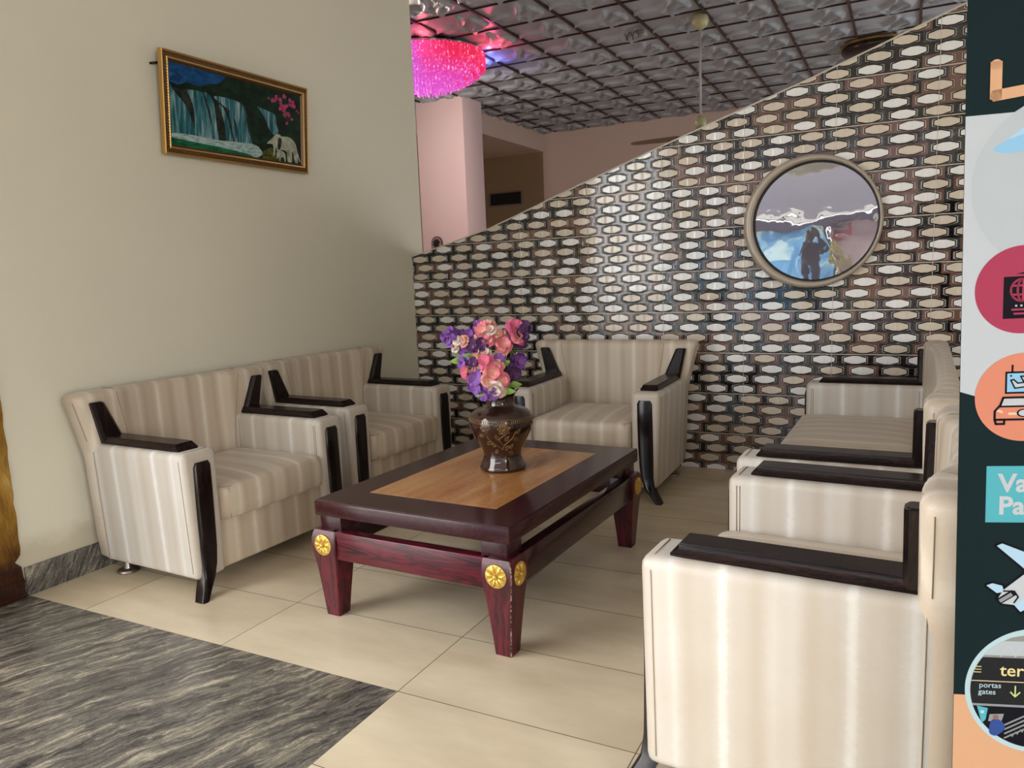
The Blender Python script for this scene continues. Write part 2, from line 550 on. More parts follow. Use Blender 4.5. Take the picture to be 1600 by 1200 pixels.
# dropped soffit left of the beam line
bm = bmesh.new(); box(bm, -9.05, -5.6, 9.6, YF, 3.37, ZC)
struct(obj('ceiling_soffit', bm, M['hall_wall'], smooth=False))
struct(bxo('pillar', (-6.04, -5.30, 9.08, 9.60, 0, ZC), M['pillar'], bev=.01))


struct(bxo('wall_recess_shade', (-9.05, -5.62, YF - .012, YF + .001, 0, 3.37), m_paint('olive_brown_recess_shade', (.30, .225, .13))))  # panel over the far wall: recess shade put into its olive colour


# relief ceiling of the hall: real modelled swirls in every 0.6 m panel
def ceiling():
    g = .6; x0, y0 = .03 - 15 * g, 7.55 - 5 * g
    nx, ny, r = 21, 13, 34
    lu = np.linspace(0, 1, r + 1)
    U, V = np.meshgrid(lu, lu)
    h = np.zeros_like(U)
    for cx, cy, rad, a0, a1, wd in ((.06, .10, .60, .05, 1.52, .075), (.62, .58, .24, -1.2, 3.0, .06), (1.02, .98, .50, 3.0, 4.6, .06), (.25, .80, .30, 3.6, 6.1, .05)):
        dx, dy = U - cx, V - cy
        rr = np.hypot(dx, dy)
        a = np.mod(np.arctan2(dy, dx) - a0, 2 * PI)
        span = a1 - a0
        w = wd * np.sin(np.clip(a / span, 0, 1) * PI) ** .6 * (a < span) + 1e-4
        h = np.maximum(h, np.clip(1 - np.abs(rr - rad) / w, 0, 1) ** .7)
    edge = np.clip(np.minimum(np.minimum(U, 1 - U), np.minimum(V, 1 - V)) / .03, 0, 1)
    h = h * edge * .040
    X = np.concatenate([lu[:-1] + i for i in range(nx)] + [[nx]]) * g + x0
    Yy = np.concatenate([lu[:-1] + i for i in range(ny)] + [[ny]]) * g + y0
    H = np.tile(h[:-1, :-1], (ny, nx))
    H = np.pad(H, ((0, 1), (0, 1)), mode='edge')
    GX, GY = np.meshgrid(X, Yy)
    keep = GY < YF + .02
    co = np.stack([GX, np.minimum(GY, YF), ZC + .006 - H], -1).reshape(-1, 3)
    w = nx * r + 1; hh = ny * r + 1
    idx = np.arange(w * hh).reshape(hh, w)
    q = np.stack([idx[:-1, :-1], idx[1:, :-1], idx[1:, 1:], idx[:-1, 1:]], -1).reshape(-1, 4)
    cy = GY[:-1, :-1].reshape(-1)
    cx = GX[:-1, :-1].reshape(-1)
    q = q[(cy < YF - .001) & (cy > 5.0) & (cx > -9.1) & (cx < 3.6)]
    me = bpy.data.meshes.new('ceiling')
    me.from_pydata(co.tolist(), [], q.tolist())
    me.polygons.foreach_set('use_smooth', [True] * len(me.polygons))
    me.materials.append(M['ceil'])
    o = bpy.data.objects.new('ceiling', me); C.objects.link(o); struct(o)
    k = 4
    for i in range(1, nx):
        x = x0 + i * g
        if -7 < x < 3.5:
            struct(bxo('trim_%d' % k, (x - .0125, x + .0125, 5.05, YF, ZC - .012, ZC + .02), M['batten'])); k += 1
    for j in range(1, ny):
        y = y0 + j * g
        if 5.1 < y < YF:
            struct(bxo('trim_%d' % k, (-9.0, 3.6, y - .0065, y + .0065, ZC - .009, ZC + .02), M['batten'])); k += 1


ceiling()
bm = bmesh.new(); box(bm, -9.2, 3.9, 4.9, 12.45, ZC + .03, ZC + .15)
struct(obj('ceiling_slab', bm, M['ceil_plain'], smooth=False))
bm = bmesh.new(); box(bm, XL - .2, XR + .1, YB - .2, 5.075, ZC, ZC + .15)
struct(obj('ceiling_lounge', bm, M['ceil_plain'], smooth=False))
bm = bmesh.new()
box(bm, XR, XR + .15, -.1, 5.07, 0, ZC); box(bm, XR, XR + .15, YB, -3.3, 0, ZC); box(bm, XR, XR + .15, -3.3, -.1, 3.35, ZC)
struct(obj('wall_right', bm, M['wall'], smooth=False))
# front of the lounge: open entrance under a lintel, unseen right part closed to cut light
bm = bmesh.new(); box(bm, XL - .2, XR + .15, YB - .2, YB, 3.35, ZC); box(bm, .2, XR + .15, YB - .2, YB, 0, 3.35)
struct(obj('wall_front', bm, M['wall'], smooth=False))

# ------------------------------------------------------------------ armchairs and the settee
AW, F_, HA, HB, ZB = .171, .35, .623, .86, .07
JF, BT = -.24, -.355
FL = .073


def make_chair(name, label, cat, W, cushions, group=None, FL=.073):
    root = thing(name, label, cat, (0, 0, 0), 0, group)
    hw = W / 2
    def seam(par, pts, r=.0014):
        b = bmesh.new(); tube(b, pts, r)
        obj('seam', b, M['seam'], par)
    for s in (-1, 1):
        # arm: leather block tapering in towards the floor
        bm = bmesh.new()
        vs = box(bm, JF - .06, F_, hw - AW, hw, ZB, HA)
        for v in vs:
            if v.co.z < .3 and v.co.y > hw - .01:
                v.co.y -= .022
            v.co.y *= s
        fixn(bm)
        bmesh.ops.bevel(bm, geom=bm.edges[:], offset=.028, segments=4, affect='EDGES', profile=.55)
        arm = obj('arm', bm, M['leather_f'], root, True, 60)
        # armrest cap
        bm = bmesh.new()
        yc = s * (hw - .083)
        prof = [(.052, 0), (.055, .012), (.047, .022), (.044, .034)]
        loops = []
        for f0, sc in ((JF - .005, 1), (.245, 1), (.285, .93)):
            loops.append([(f0 - (.02 if (z > .02 and f0 > .1) else 0), yc + w * sc, HA - .002 + z) for w, z in prof] +
                         [(f0 - (.02 if (z > .02 and f0 > .1) else 0), yc - w * sc, HA - .002 + z) for w, z in reversed(prof)])
        loft(bm, loops); fixn(bm)
        bmesh.ops.bevel(bm, geom=[e for e in bm.edges if e.calc_face_angle(0) > .5], offset=.003, segments=2, affect='EDGES')
        obj('armrest_cap', bm, M['ebony_cap'], root, True, 35)
        # trapezoid wooden strip up the wing of the back
        bm = bmesh.new()
        quad = [(hw - .030, HA + .004), (hw - .134, HA + .004), (hw + FL - .124, .815), (hw + FL - .064, .815)]
        rows = []
        for zt in (0, .06, .5, .9, 1):
            yo = quad[0][0] + (quad[3][0] - quad[0][0]) * zt; yi = quad[1][0] + (quad[2][0] - quad[1][0]) * zt
            z = quad[0][1] + (quad[3][1] - quad[0][1]) * zt
            rows.append([(JF - .03, s * yo, z), (JF + .018, s * yo, z), (JF + .028, s * (yo - .012), z), (JF + .028, s * (yi + .012), z), (JF + .018, s * yi, z), (JF - .03, s * yi, z)])
        loft(bm, rows); fixn(bm)
        bmesh.ops.bevel(bm, geom=[e for e in bm.edges if e.calc_face_angle(0) > .9], offset=.005, segments=3, affect='EDGES')
        obj('wing_strip', bm, M['ebony'], root, True, 35)
        # front leg: long wooden strip on the arm front, flaring out into a foot
        bm = bmesh.new()
        path = [(.578, .0, .072, .006, .0), (.560, .0, .090, .010, .0), (.45, .001, .091, .011, .0), (.31, .003, .088, .012, .0), (.20, .006, .082, .014, .0), (.13, .010, .072, .016, .0),
                (.075, .024, .058, .022, .0), (.04, .052, .044, .040, .014), (0, .090, .034, .066, .044)]
        rows = []
        for z, dy, w, pr_, bk in path:
            yc2 = s * (hw - AW / 2 - .004 + dy)
            h_ = w / 2
            back = F_ - .03 if z > .10 else F_ - .03 + bk
            fr = F_ + pr_
            e_ = h_ / .046
            rows.append([(back, yc2 - h_, z), (fr - .012, yc2 - h_, z), (fr - .003, yc2 - h_ + .006 * e_, z), (fr, yc2 - h_ + .016 * e_, z), (fr + .002, yc2, z), (fr, yc2 + h_ - .016 * e_, z), (fr - .003, yc2 + h_ - .006 * e_, z), (fr - .012, yc2 + h_, z), (back, yc2 + h_, z)])
        loft(bm, rows); fixn(bm)
        obj('front_leg', bm, M['ebony'], root, True, 40)
        # chrome rear foot
        bm = bmesh.new()
        lathe(bm, [(.046, 0), (.05, .004), (.046, .012), (.02, .018), (.016, .03), (.016, .085)], 24, (-.24, s * (hw - .09), 0))
        fixn(bm)
        obj('rear_foot', bm, M['foot_metal'], root, True, 40)
        # stitched seams round the arm
        a = hw + .0006
        seam(arm, [(F_ - .03, s * (a - .022 * (HA - z) / .55), z) for z in (ZB + .03, .2, .35, .5, HA - .03)])
        seam(arm, [(F_ - .03, s * (hw - .028), HA + .0006), (F_ - .03, s * (hw - AW + .028), HA + .0006)])
        seam(arm, [(F_ - .03, s * (hw - AW - .0006), z) for z in (.43, .5, HA - .03)])
        seam(arm, [(F_ - .04, s * (hw - AW - .0006), z) for z in (.43, .5, HA - .03)])
        seam(arm, [(JF - .02, s * (a - .021 * (HA - z) / .55), z) for z in (ZB + .02, .2, .4, HA - .03)])
        seam(arm, [(JF + .012, s * (hw - AW - .0006), z) for z in (.43, .5, HA - .03)])

    # the back with flared wings
    def flare(z):
        return -.022 * max(0, (HA - z)) / .55 + FL * max(0, min(1, (z - HA + .06) / (HB - HA + .06))) ** 1.05

    def ring(z, inset=0.0, dz=0):
        fl = flare(z)
        o = hw + fl - inset
        lean = .03 * (z - .45) / .4 if z > .45 else 0
        k = max(0, min(1, (z - .3) / .5))
        pts = []
        front = JF - inset
        hw_i = hw - AW + .02 * k + fl * .55
        depth = .035
        # front face from +y to -y: wing front, then scooped middle
        ys = [o, o - .012, o - .05, hw_i + .02, hw_i - .02, hw_i - .07, hw_i * .6, hw_i * .3, 0]
        fs = [front - .03, front - .008, front, front, front - .006, front - depth * .55, front - depth * .9 - lean * .4, front - depth - lean * .4, front - depth - lean * .4]
        half = list(zip(fs, ys))
        bk = BT + inset - lean * .25
        rear = [(bk + .02, o), (bk, o - .025), (bk, o * .5), (bk, 0)]
        pts = half + [(f, -y) for f, y in reversed(half[:-1])]
        back = [(f, -y) for f, y in rear[:-1]] + [rear[-1]] + [(f, y) for f, y in reversed(rear[:-1])]
        return [(f, y, z + dz) for f, y in pts + back]
    bm = bmesh.new()
    loops = [ring(ZB + .004, .02), ring(ZB + .02, .004)] + [ring(z) for z in (.2, .4, .55, HA, .68, .74, .79, .83)] + [ring(.83, .004, .012), ring(.83, .012, .022), ring(.83, .028, .029)]
    loft(bm, loops); fixn(bm)
    back = obj('backrest', bm, M['leather_l'], root, True, 75)
    # seams on the back: between wing and centre, along the top
    for s in (-1, 1):
        pts = []
        for z in (.45, .5, .56, .62, .68, .74, .79, .83):
            rg = ring(z)
            f, y, _ = rg[4]
            pts.append((f + .001, s * (y - .0), z))
        rg = ring(.83, .004, .012)
        pts.append((rg[4][0] + .001, s * rg[4][1], .842))
        rg = ring(.83, .02, .029)
        pts += [(rg[4][0] - .01, s * rg[4][1], .8605), (BT + .03, s * (rg[4][1] + .02), .8605)]
        seam(back, pts)
        seam(back, [(JF + .001 - (.006 if z > .8 else 0), s * (hw + flare(z) - .05 - (.02 if z > .8 else 0)), z) for z in (.822, .835, .845)], .0012)
        # corner seam on the outside of the wing
        seam(back, [(JF - .028, s * (hw + flare(z) + .0005), z) for z in (.64, .7, .76, .82)], .0012)
    # base below the cushion
    bxo('base', (JF - .02, .325, -hw + AW - .01, hw - AW + .01, ZB + .004, .295), M['leather_l'], root, .012, 3, 60)
    # seat cushions
    iw = (W - 2 * AW)
    cw = iw / cushions
    for c in range(cushions):
        yc = -iw / 2 + cw * (c + .5)
        bm = bmesh.new()
        nx_, ny_ = 16, 16
        hx, hy = .305, cw / 2 - .003
        sec = rrect(1, 1, .10, 4)
        loops = []
        for zt, ins in ((.292, .022), (.296, .008), (.306, .001), (.34, -.003), (.39, -.003), (.425, .0), (.440, .006), (.447, .016)):
            loops.append([(.062 + x * (hx - ins), yc + y * (hy - max(ins, 0)), zt) for x, y in rrect(hx, hy, .04, 4) for x, y in [(x / hx, y / hy)]])
        rings = [[bm.verts.new(p) for p in l] for l in loops]
        for a, b in zip(rings, rings[1:]):
            for i in range(len(a)):
                j = (i + 1) % len(a); bm.faces.new((a[i], a[j], b[j], b[i]))
        bm.faces.new(list(reversed(rings[0])))
        # crowned top in shrinking rings
        last = rings[-1]
        for q, dz in ((.85, .008), (.65, .015), (.4, .019), (.18, .020)):
            nw = [bm.verts.new((.062 + (v.co.x - .062) * q, yc + (v.co.y - yc) * q, .447 + dz)) for v in rings[-1]]
            for i in range(len(nw)):
                j = (i + 1) % len(nw); bm.faces.new((last[i], last[j], nw[j], nw[i]))
            last = nw
        bm.faces.new(last)
        fixn(bm)
        cu = obj('seat_cushion', bm, M['leather_l'], root, True, 80)
        seam(cu, [(p[0] + (.004 if p[0] > 0 else 0), p[1], .441) for p in [(.062 + x * .975, yc + y * .975, 0) for x, y in rrect(hx, hy, .04, 4)] if p[0] > -.2], .0014)
        for s in (-1, 1):
            seam(cu, [(.062 + hx - .002, yc + s * (hy - .03), z) for z in (.30, .35, .40, .438)], .0012)
    return root


ch = make_chair('armchair', 'cream striped leather armchair against the left wall, nearest the dark granite floor', 'armchair', .963, 1, 'armchairs around the coffee table')
for i, (x, y, a, lab) in enumerate([(-2.956, 2.587, -.039, None),
                                    (-2.984, 3.70, -.064, 'cream striped leather armchair against the left wall, next to the tiled wall corner'),
                                    (-1.695, 4.431, -1.55, 'cream striped leather armchair with its back to the hexagon tiled wall, behind the table'),
                                    (-.178, 2.150, 3.082, 'cream leather armchair seen side on beside the printed banner, nearest the camera')]):
    o = ch if i == 0 else copy_tree(ch)
    o.location = (x, y, 0); o.rotation_euler = (0, 0, a)
    if lab:
        o['label'] = lab
st = make_chair('settee', 'wide cream leather settee at the right, its far arm beside the tiled wall', 'sofa', 2.06, 2, None, .03)
st.location = (-.17, 3.768, 0); st.rotation_euler = (0, 0, 3.127)


# ------------------------------------------------------------------ coffee table
def make_table():
    T = thing('coffee_table', 'low maroon coffee table with orange veneer centre and gold rosettes, under the flower vase', 'table', (-1.572, 2.80, 0), -.036)
    W, L, zt, th = .871 / 2, 1.243 / 2, .469, .062
    iw, il = .145, .165
    bm = bmesh.new()
    # top: a frame of four mitred boards plus block, the veneer is its own part
    box(bm, -W, W, -L, L, zt - th, zt - .003, .006, 2)
    for q in (((-W + .004, -L + .004), (W - .004, -L + .004), (W - iw, -L + il), (-W + iw, -L + il)), ((W - .004, -L + .004), (W - .004, L - .004), (W - iw, L - il), (W - iw, -L + il)),
              ((W - .004, L - .004), (-W + .004, L - .004), (-W + iw, L - il), (W - iw, L - il)), ((-W + .004, L - .004), (-W + .004, -L + .004), (-W + iw, -L + il), (-W + iw, L - il))):
        loft(bm, [[(x, y, zt - .01) for x, y in q], [(x, y, zt) for x, y in q]])
    top = obj('table_top', bm, M['maroon_top'], T, True, 30)
    bxo('veneer_panel', (-W + iw - .001, W - iw + .001, -L + il - .001, L - il + .001, zt - .012, zt + .0006), M['inset'], T)
    # front edge board shows redder grain
    Wa, La, za, zb = .884 / 2, 1.267 / 2, .354, .243
    for n, d, m in (('apron', (-Wa + .09, Wa - .09, -La + .004, -La + .05, zb, za), M['maroon']), ('apron', (-Wa + .09, Wa - .09, La - .05, La - .004, zb, za), M['maroon']),
                    ('apron', (Wa - .05, Wa - .004, -La + .09, La - .09, zb, za), M['maroon_y']), ('apron', (-Wa + .004, -Wa + .05, -La + .09, La - .09, zb, za), M['maroon_y'])):
        bxo(n, d, m, T, .004, 2)
    for sx in (-1, 1):
        for sy in (-1, 1):
            bm = bmesh.new()
            rows = []
            for z, o_, w in ((za, .004, .108), (za - .012, -.001, .114), (.32, -.006, .120), (.285, -.007, .121), (.245, -.001, .113), (.20, .005, .101), (.10, .014, .082), (0, .022, .065)):
                x1, y1 = Wa - o_, La - o_
                x0_, y0_ = x1 - w, y1 - w
                b = .004
                rows.append([(sx * x, sy * y, z) for x, y in ((x0_, y0_ + b), (x0_ + b, y0_), (x1 - b, y0_), (x1, y0_ + b), (x1, y1 - b), (x1 - b, y1), (x0_ + b, y1), (x0_, y1 - b))])
            loft(bm, rows); fixn(bm)
            for f in bm.faces:
                if len(f.verts) == 4 and f.calc_center_median().x * sx > Wa - .03 and f.calc_center_median().y * sy > La - .03 and abs(f.normal.x) > .35 and abs(f.normal.y) > .35:
                    f.material_index = 1
            leg = obj('leg', bm, [M['maroon_leg'], M['worn']], T, True, 35)
            # gold rosettes on both outer faces
            for face in (0, 1):
                bm = bmesh.new()
                R = .040
                for k in range(8):
                    a = 2 * PI * (k + .5) / 8
                    loops = []
                    for rr, wd_, hh in ((.008, .003, .004), (.016, .008, .009), (.026, .0125, .011), (.034, .0125, .008), (R, .007, .003)):
                        row = []
                        for tt, hf in ((-1, 0), (-.55, .85), (0, .6), (.55, .85), (1, 0)):
                            row.append((rr * math.cos(a) - tt * wd_ * math.sin(a), rr * math.sin(a) + tt * wd_ * math.cos(a), hh * hf))
                        loops.append(row)
                    loft(bm, loops, False, False, False)
                lathe(bm, [(R + .001, -.002), (R + .001, .002), (.03, .004), (.001, .003)], 32)
                lathe(bm, [(.008, .003), (.008, .010), (.005, .013), (.001, .014)], 16)
                cx, cy = sx * (Wa - .054), sy * (La - .054)
                if face == 0:
                    mt = Matrix.Translation((cx, sy * (La + .006), .298)) @ Matrix.Rotation(-sy * PI / 2 if sy > 0 else PI / 2, 4, 'X')
                else:
                    mt = Matrix.Translation((sx * (Wa + .006), cy, .298)) @ Matrix.Rotation(sx * PI / 2, 4, 'Y')
                bm.transform(mt)
                fixn(bm)
                obj('rosette', bm, M['gold'], leg, True, 50)
            bx_, by_ = sx * (Wa - .075), sy * (La - .075)
            bxo('spacer_block', (bx_ - .052, bx_ + .052, by_ - .052, by_ + .052, za - .01, zt - th + .004), M['maroon_top'], T, .003)
    return T


make_table()


# ------------------------------------------------------------------ vase and flowers
VC = Vector((-1.552, 2.868, .4696))


def make_vase():
    V = thing('vase', 'dark brown glazed ceramic vase with gold floral relief, on the coffee table', 'vase', VC)
    prof = [(.001, 0), (.092, 0), (.100, .003), (.101, .012), (.097, .022), (.089, .038), (.083, .058), (.083, .074), (.090, .095), (.105, .125), (.123, .158), (.134, .186), (.1395, .208), (.138, .228), (.130, .246), (.112, .262), (.085, .271),
            (.066, .277), (.061, .285), (.060, .300), (.062, .316), (.068, .330), (.076, .340), (.080, .346), (.077, .349), (.070, .343), (.058, .325), (.052, .30), (.05, .28), (.001, .275)]
    bm = bmesh.new(); lathe(bm, prof, 64, cap0=True, cap1=True); fixn(bm)
    # ruffled lip
    for v in bm.verts:
        r = math.hypot(v.co.x, v.co.y)
        if v.co.z > .322 and r > .03:
            k = 1 + .06 * math.sin(6 * math.atan2(v.co.y, v.co.x)) * (v.co.z - .322) / .027
            v.co.x *= k; v.co.y *= k; v.co.z += .005 * math.sin(6 * math.atan2(v.co.y, v.co.x)) * (v.co.z - .322) / .027
    obj('vase_body', bm, M['vase'], V)

    outer = prof[2:20]

    def rad(z):
        for (r0, z0), (r1, z1) in zip(outer, outer[1:]):
            if z0 <= z <= z1:
                return r0 + (r1 - r0) * (z - z0) / max(1e-6, z1 - z0)
        return .1

    view = math.atan2(-VC.y, -VC.x)

    def on(u, z, out=.001):   # u: arc metres to the viewer's right of the front
        r = rad(z)
        a = view + u / .135
        return ((r + out) * math.cos(a), (r + out) * math.sin(a), z)
    bm = bmesh.new()
    for k in range(88):     # dashed band
        u = -.42 + k * .0098
        tube(bm, [on(u, .223), on(u, .2305)], .0016, 5)
    for z in (.2195, .2345):
        tube(bm, [on(-.424 + i * .0106, z, .0005) for i in range(81)], .0011, 5)
    obj('beaded_band', bm, M['bronze'], V)
    bm = bmesh.new()

    def curve(pts, r=.0015):
        res = []
        n = 22
        for i in range(n + 1):
            tt = i / n * (len(pts) - 1); j = min(int(tt), len(pts) - 2); f = tt - j
            p0, p1, p2, p3 = pts[max(j - 1, 0)], pts[j], pts[j + 1], pts[min(j + 2, len(pts) - 1)]
            q = [.5 * (2 * b + (c - a) * f + (2 * a - 5 * b + 4 * c - d) * f * f + (3 * b - a - 3 * c + d) * f ** 3) for a, b, c, d in zip(p0, p1, p2, p3)]
            res.append(on(*q))
        tube(bm, res, r, 5)

    def leaf(u, z, a, l=.03, w=.008):
        ca, sa = math.cos(a), math.sin(a)
        P = lambda s, t: (u + ca * s * l - sa * t * w, z + sa * s * l + ca * t * w)
        curve([P(0, 0), P(.35, 1), P(.7, .7), P(1, 0)], .0013)
        curve([P(0, 0), P(.35, -1), P(.7, -.7), P(1, 0)], .0013)
        curve([P(0, 0), P(.5, .1), P(.95, 0)], .0009)
    for off in (0, .28, -.28):
        for k in range(7):
            leaf(off + .01, .196, 2 * PI * k / 7 + .3, .028, .009)
        curve([(off + .008, .170), (off - .012, .15), (off + .006, .125), (off + .03, .10), (off + .045, .085)])
        curve([(off - .07, .165), (off - .05, .14), (off - .015, .115), (off + .03, .098)])
        curve([(off + .06, .185), (off + .05, .155), (off + .02, .13), (off - .005, .10)])
        for u, z, a in ((-.075, .19, 2.4), (-.06, .195, 1.2), (-.085, .17, 3.3), (-.06, .14, 3.7), (-.035, .12, 2.7), (-.025, .10, 3.6), (.02, .11, .3), (.045, .105, .9), (.05, .09, -.4), (.065, .175, .7), (.06, .15, -.3), (.015, .145, .9), (-.015, .15, 2.1)):
            leaf(off + u, z, a, .026, .007)
    obj('floral_relief', bm, M['bronze'], V)
    return V


make_vase()


def blossom_mesh(mat, size, seed, cup=.55):
    rnd = random.Random(seed)
    bm = bmesh.new()
    n = 5
    for layer, (cnt, sc, tilt) in enumerate(((n, 1.0, .25), (3, .72, .85))):
        for k in range(cnt):
            a = 2 * PI * k / cnt + layer * .5 + rnd.uniform(-.2, .2)
            tl = tilt + rnd.uniform(-.15, .2)
            l, w = size * sc * rnd.uniform(.9, 1.1), size * sc * .62
            rows = []
            for i in range(6):
                s = i / 5
                ww = w * (math.sin(PI * min(1, s * .80 + .05)) ** .7) * 1.05
                row = []
                for j in range(7):
                    t_ = (j - 3) / 3
                    ruf = .10 * size * s * math.sin(t_ * 6.5 + a * 3 + rnd.uniform(-.3, .3))
                    rr = l * s * (1 - .12 * t_ * t_ * s)
                    x = rr * math.cos(tl) - (.18 * size * s * s if layer == 0 else -.10 * size * s * s)
                    z = rr * math.sin(tl) + ruf - .25 * size * s * s * s * (layer == 0) + .10 * abs(t_) * size * (1 - s)
                    y = t_ * ww
                    row.append((x * math.cos(a) - y * math.sin(a), x * math.sin(a) + y * math.cos(a), z))
                rows.append(row)
            loft(bm, rows, False, False, False)
    bmesh.ops.remove_doubles(bm, verts=bm.verts[:], dist=.0002)
    me = bpy.data.meshes.new('blossom')
    bm.to_mesh(me); bm.free()
    me.materials.append(mat)
    me.polygons.foreach_set('use_smooth', [True] * len(me.polygons))
    return me


def flowers():
    mats = dict(k=M['pet_pink'], h=M['pet_peach'], r=M['pet_rose'], p=M['pet_purple'], d=M['pet_dark'], l=M['pet_lilac'], c=M['pet_cream'])
    meshes = {}
    for key, m in mats.items():
        meshes[key] = [blossom_mesh(m, .047, hash(key) % 7 + s * 13 + ord(key)) for s in range(3)]
    camp = Vector((0, 0, 1.3))
    d0 = (VC + Vector((0, 0, .4)) - camp)
    right = Vector((d0.y, -d0.x, 0)).normalized(); toward = Vector((-d0.x, -d0.y, 0)).normalized()
    s_ = .00241   # metres per pixel of the 1600 px photo at the vase

    def at(px, py, dep):
        return right * ((px - 787) * s_) + Vector((0, 0, .347 + (612 - py) * s_ * 1.0)) + toward * dep
    sprays = [
        ('slim spray of small violet blossoms leaning furthest left out of the vase', [(694, 512, .0, 'p', .6), (706, 508, .02, 'p', .8), (704, 526, .03, 'l', .5), (712, 535, .03, 'c', .5), (722, 512, .02, 'd', .8), (716, 520, .04, 'c', .6)]),
        ('flower spray of violet and peach blossoms at the upper left of the bouquet', [(727, 522, .04, 'h', .75), (736, 512, .02, 'p', .8), (742, 532, .05, 'd', .9), (747, 520, .03, 'c', .7), (730, 537, .04, 'p', .7), (751, 541, .06, 'h', .9)]),
        ('flower spray topped by the big coral pink blossom, tallest in the bouquet', [(763, 507, .03, 'k', 1.25), (755, 497, .0, 'l', .8), (770, 500, .02, 'h', 1.0), (768, 522, .05, 'k', .9), (758, 528, .06, 'd', .9), (775, 518, .02, 'c', .7)]),
        ('flower spray of pink and peach blossoms at the upper right of the bouquet', [(792, 516, .03, 'h', .9), (797, 530, .05, 'k', 1.0), (803, 515, .0, 'p', .9), (794, 540, .05, 'h', .8), (786, 525, .01, 'c', .6)]),
        ('flower spray of rose and dark purple blossoms leaning furthest right', [(818, 503, .02, 'r', 1.1), (828, 515, .03, 'd', 1.0), (835, 503, -.01, 'd', .9), (821, 520, .04, 'k', .8), (826, 530, .02, 'd', .95), (812, 516, .02, 'p', .9)]),
        ('flower spray of deep purple blossoms low on the right of the bouquet', [(806, 570, .04, 'd', 1.15), (820, 564, .03, 'p', 1.0), (800, 585, .05, 'd', 1.0), (788, 556, .07, 'l', .8), (812, 582, .05, 'd', .9), (826, 560, .0, 'p', .8)]),
        ('flower spray of violet and rose blossoms low on the left of the bouquet', [(728, 557, .05, 'l', .95), (731, 574, .06, 'r', .9), (742, 560, .07, 'd', .8), (748, 586, .08, 'l', 1.15), (722, 562, .03, 'p', .7), (739, 570, .07, 'h', .7)]),
        ('flower spray of coral and cream blossoms at the front of the bouquet', [(764, 557, .09, 'r', 1.0), (776, 575, .10, 'k', 1.2), (790, 590, .10, 'k', .95), (768, 588, .11, 'h', .85), (784, 568, .09, 'h', .9), (755, 570, .08, 'h', .7), (779, 603, .11, 'c', 1.0), (765, 543, .07, 'c', .7)]),
        ('flower spray with lilac blossoms hanging over the lip of the vase', [(752, 604, .09, 'l', 1.0), (774, 613, .11, 'l', .85), (760, 612, .11, 'p', .8), (742, 597, .07, 'p', .85), (787, 610, .10, 'c', .7)]),
    ]
    rnd = random.Random(4)
    for i, (lab, bl) in enumerate(sprays):
        cx_, cy_ = sum(b[0] for b in bl) / len(bl), sum(b[1] for b in bl) / len(bl)
        for q in range(3):
            bl.append((cx_ + rnd.uniform(-15, 15), cy_ + rnd.uniform(-15, 12), rnd.uniform(.0, .05), rnd.choice([b[3] for b in bl]), rnd.uniform(.45, .7)))
        root = thing('flower_spray', lab, 'artificial flower', VC, 0, 'artificial flower sprays in the vase')
        sb = bmesh.new()
        base = Vector((.022 * math.cos(i * .7), .022 * math.sin(i * .7), .282))
        cen = sum((at(*b[:3]) for b in bl), Vector()) / len(bl)
        mid = base * .35 + cen * .65 + Vector((0, 0, -.03))
        neck = Vector((base.x * 1.1, base.y * 1.1, .33))
        tube(sb, [base, neck, mid * .6 + neck * .4, mid], .0028, 6)
        for b in bl:
            p = at(*b[:3])
            tube(sb, [mid, (mid + p) / 2 + Vector((0, 0, .008)), p], .0018, 5)
        obj('stem', sb, M['stem'], root)
        for (px_, py_, dp, key, sz) in bl:
            p = at(px_, py_, dp)
            bo = bpy.data.objects.new('blossom', rnd.choice(meshes[key]))
            C.objects.link(bo); bo.parent = root
            bo.location = p
            dirv = ((p - Vector((0, 0, .45))).normalized() * .7 + toward * .9 + Vector((rnd.uniform(-.4, .4), rnd.uniform(-.4, .4), rnd.uniform(-.1, .5)))).normalized()
            bo.rotation_euler = (dirv.to_track_quat('Z', 'Y') @ Matrix.Rotation(rnd.uniform(0, 6), 3, 'Z').to_quaternion()).to_euler()
            bo.scale = (sz,) * 3
        leafs = {0: [(716, 553, .04, -1.0)], 8: [(800, 607, .10, .9), (760, 612, .11, -.9)], 3: [(797, 560, .07, .3)], 6: [(738, 545, .06, -.6)], 7: [(812, 598, .06, .8)]}.get(i, [])
        for px_, py_, dp, sd in leafs:
            bm = bmesh.new()
            p = at(px_, py_, dp)
            d = (right * sd + Vector((0, 0, .35)) + toward * .2).normalized(); n = d.cross(toward).normalized()
            rows = []
            for q in range(7):
                s = q / 6
                w = .016 * math.sin(PI * (s * .92 + .04))
                c_ = p + d * (s - .5) * .075 + Vector((0, 0, -.02 * s * s))
                rows.append([c_ - n * w, c_ + toward * .003, c_ + n * w])
            loft(bm, rows, False, False, False)
            obj('leaf', bm, M['leaf'], root)


flowers()


# ------------------------------------------------------------------ round porthole glass on the tiled wall
def m_glass():
    t = NT('dark_reflecting_glass'); P = t.obj()
    h = t.f('ADD', t.noise(t.mapping(P, (1, 1, 1.0)), 3.2, 2, .5), t.f('MULTIPLY', t.noise(P, 9, 2, .5), .15))
    return t.set(col=(.12, .115, .14), rough=.02, metal=0.0, spec=1.0, ior=2.1, normal=t.bump(h, .22, .02))


M['glass'] = m_glass()
M['taupe'] = plain('taupe_metal_ring', (.42, .36, .29), .3, metal=.1)
M['rubber'] = plain('black_rubber_gasket', (.008, .008, .009), .5)


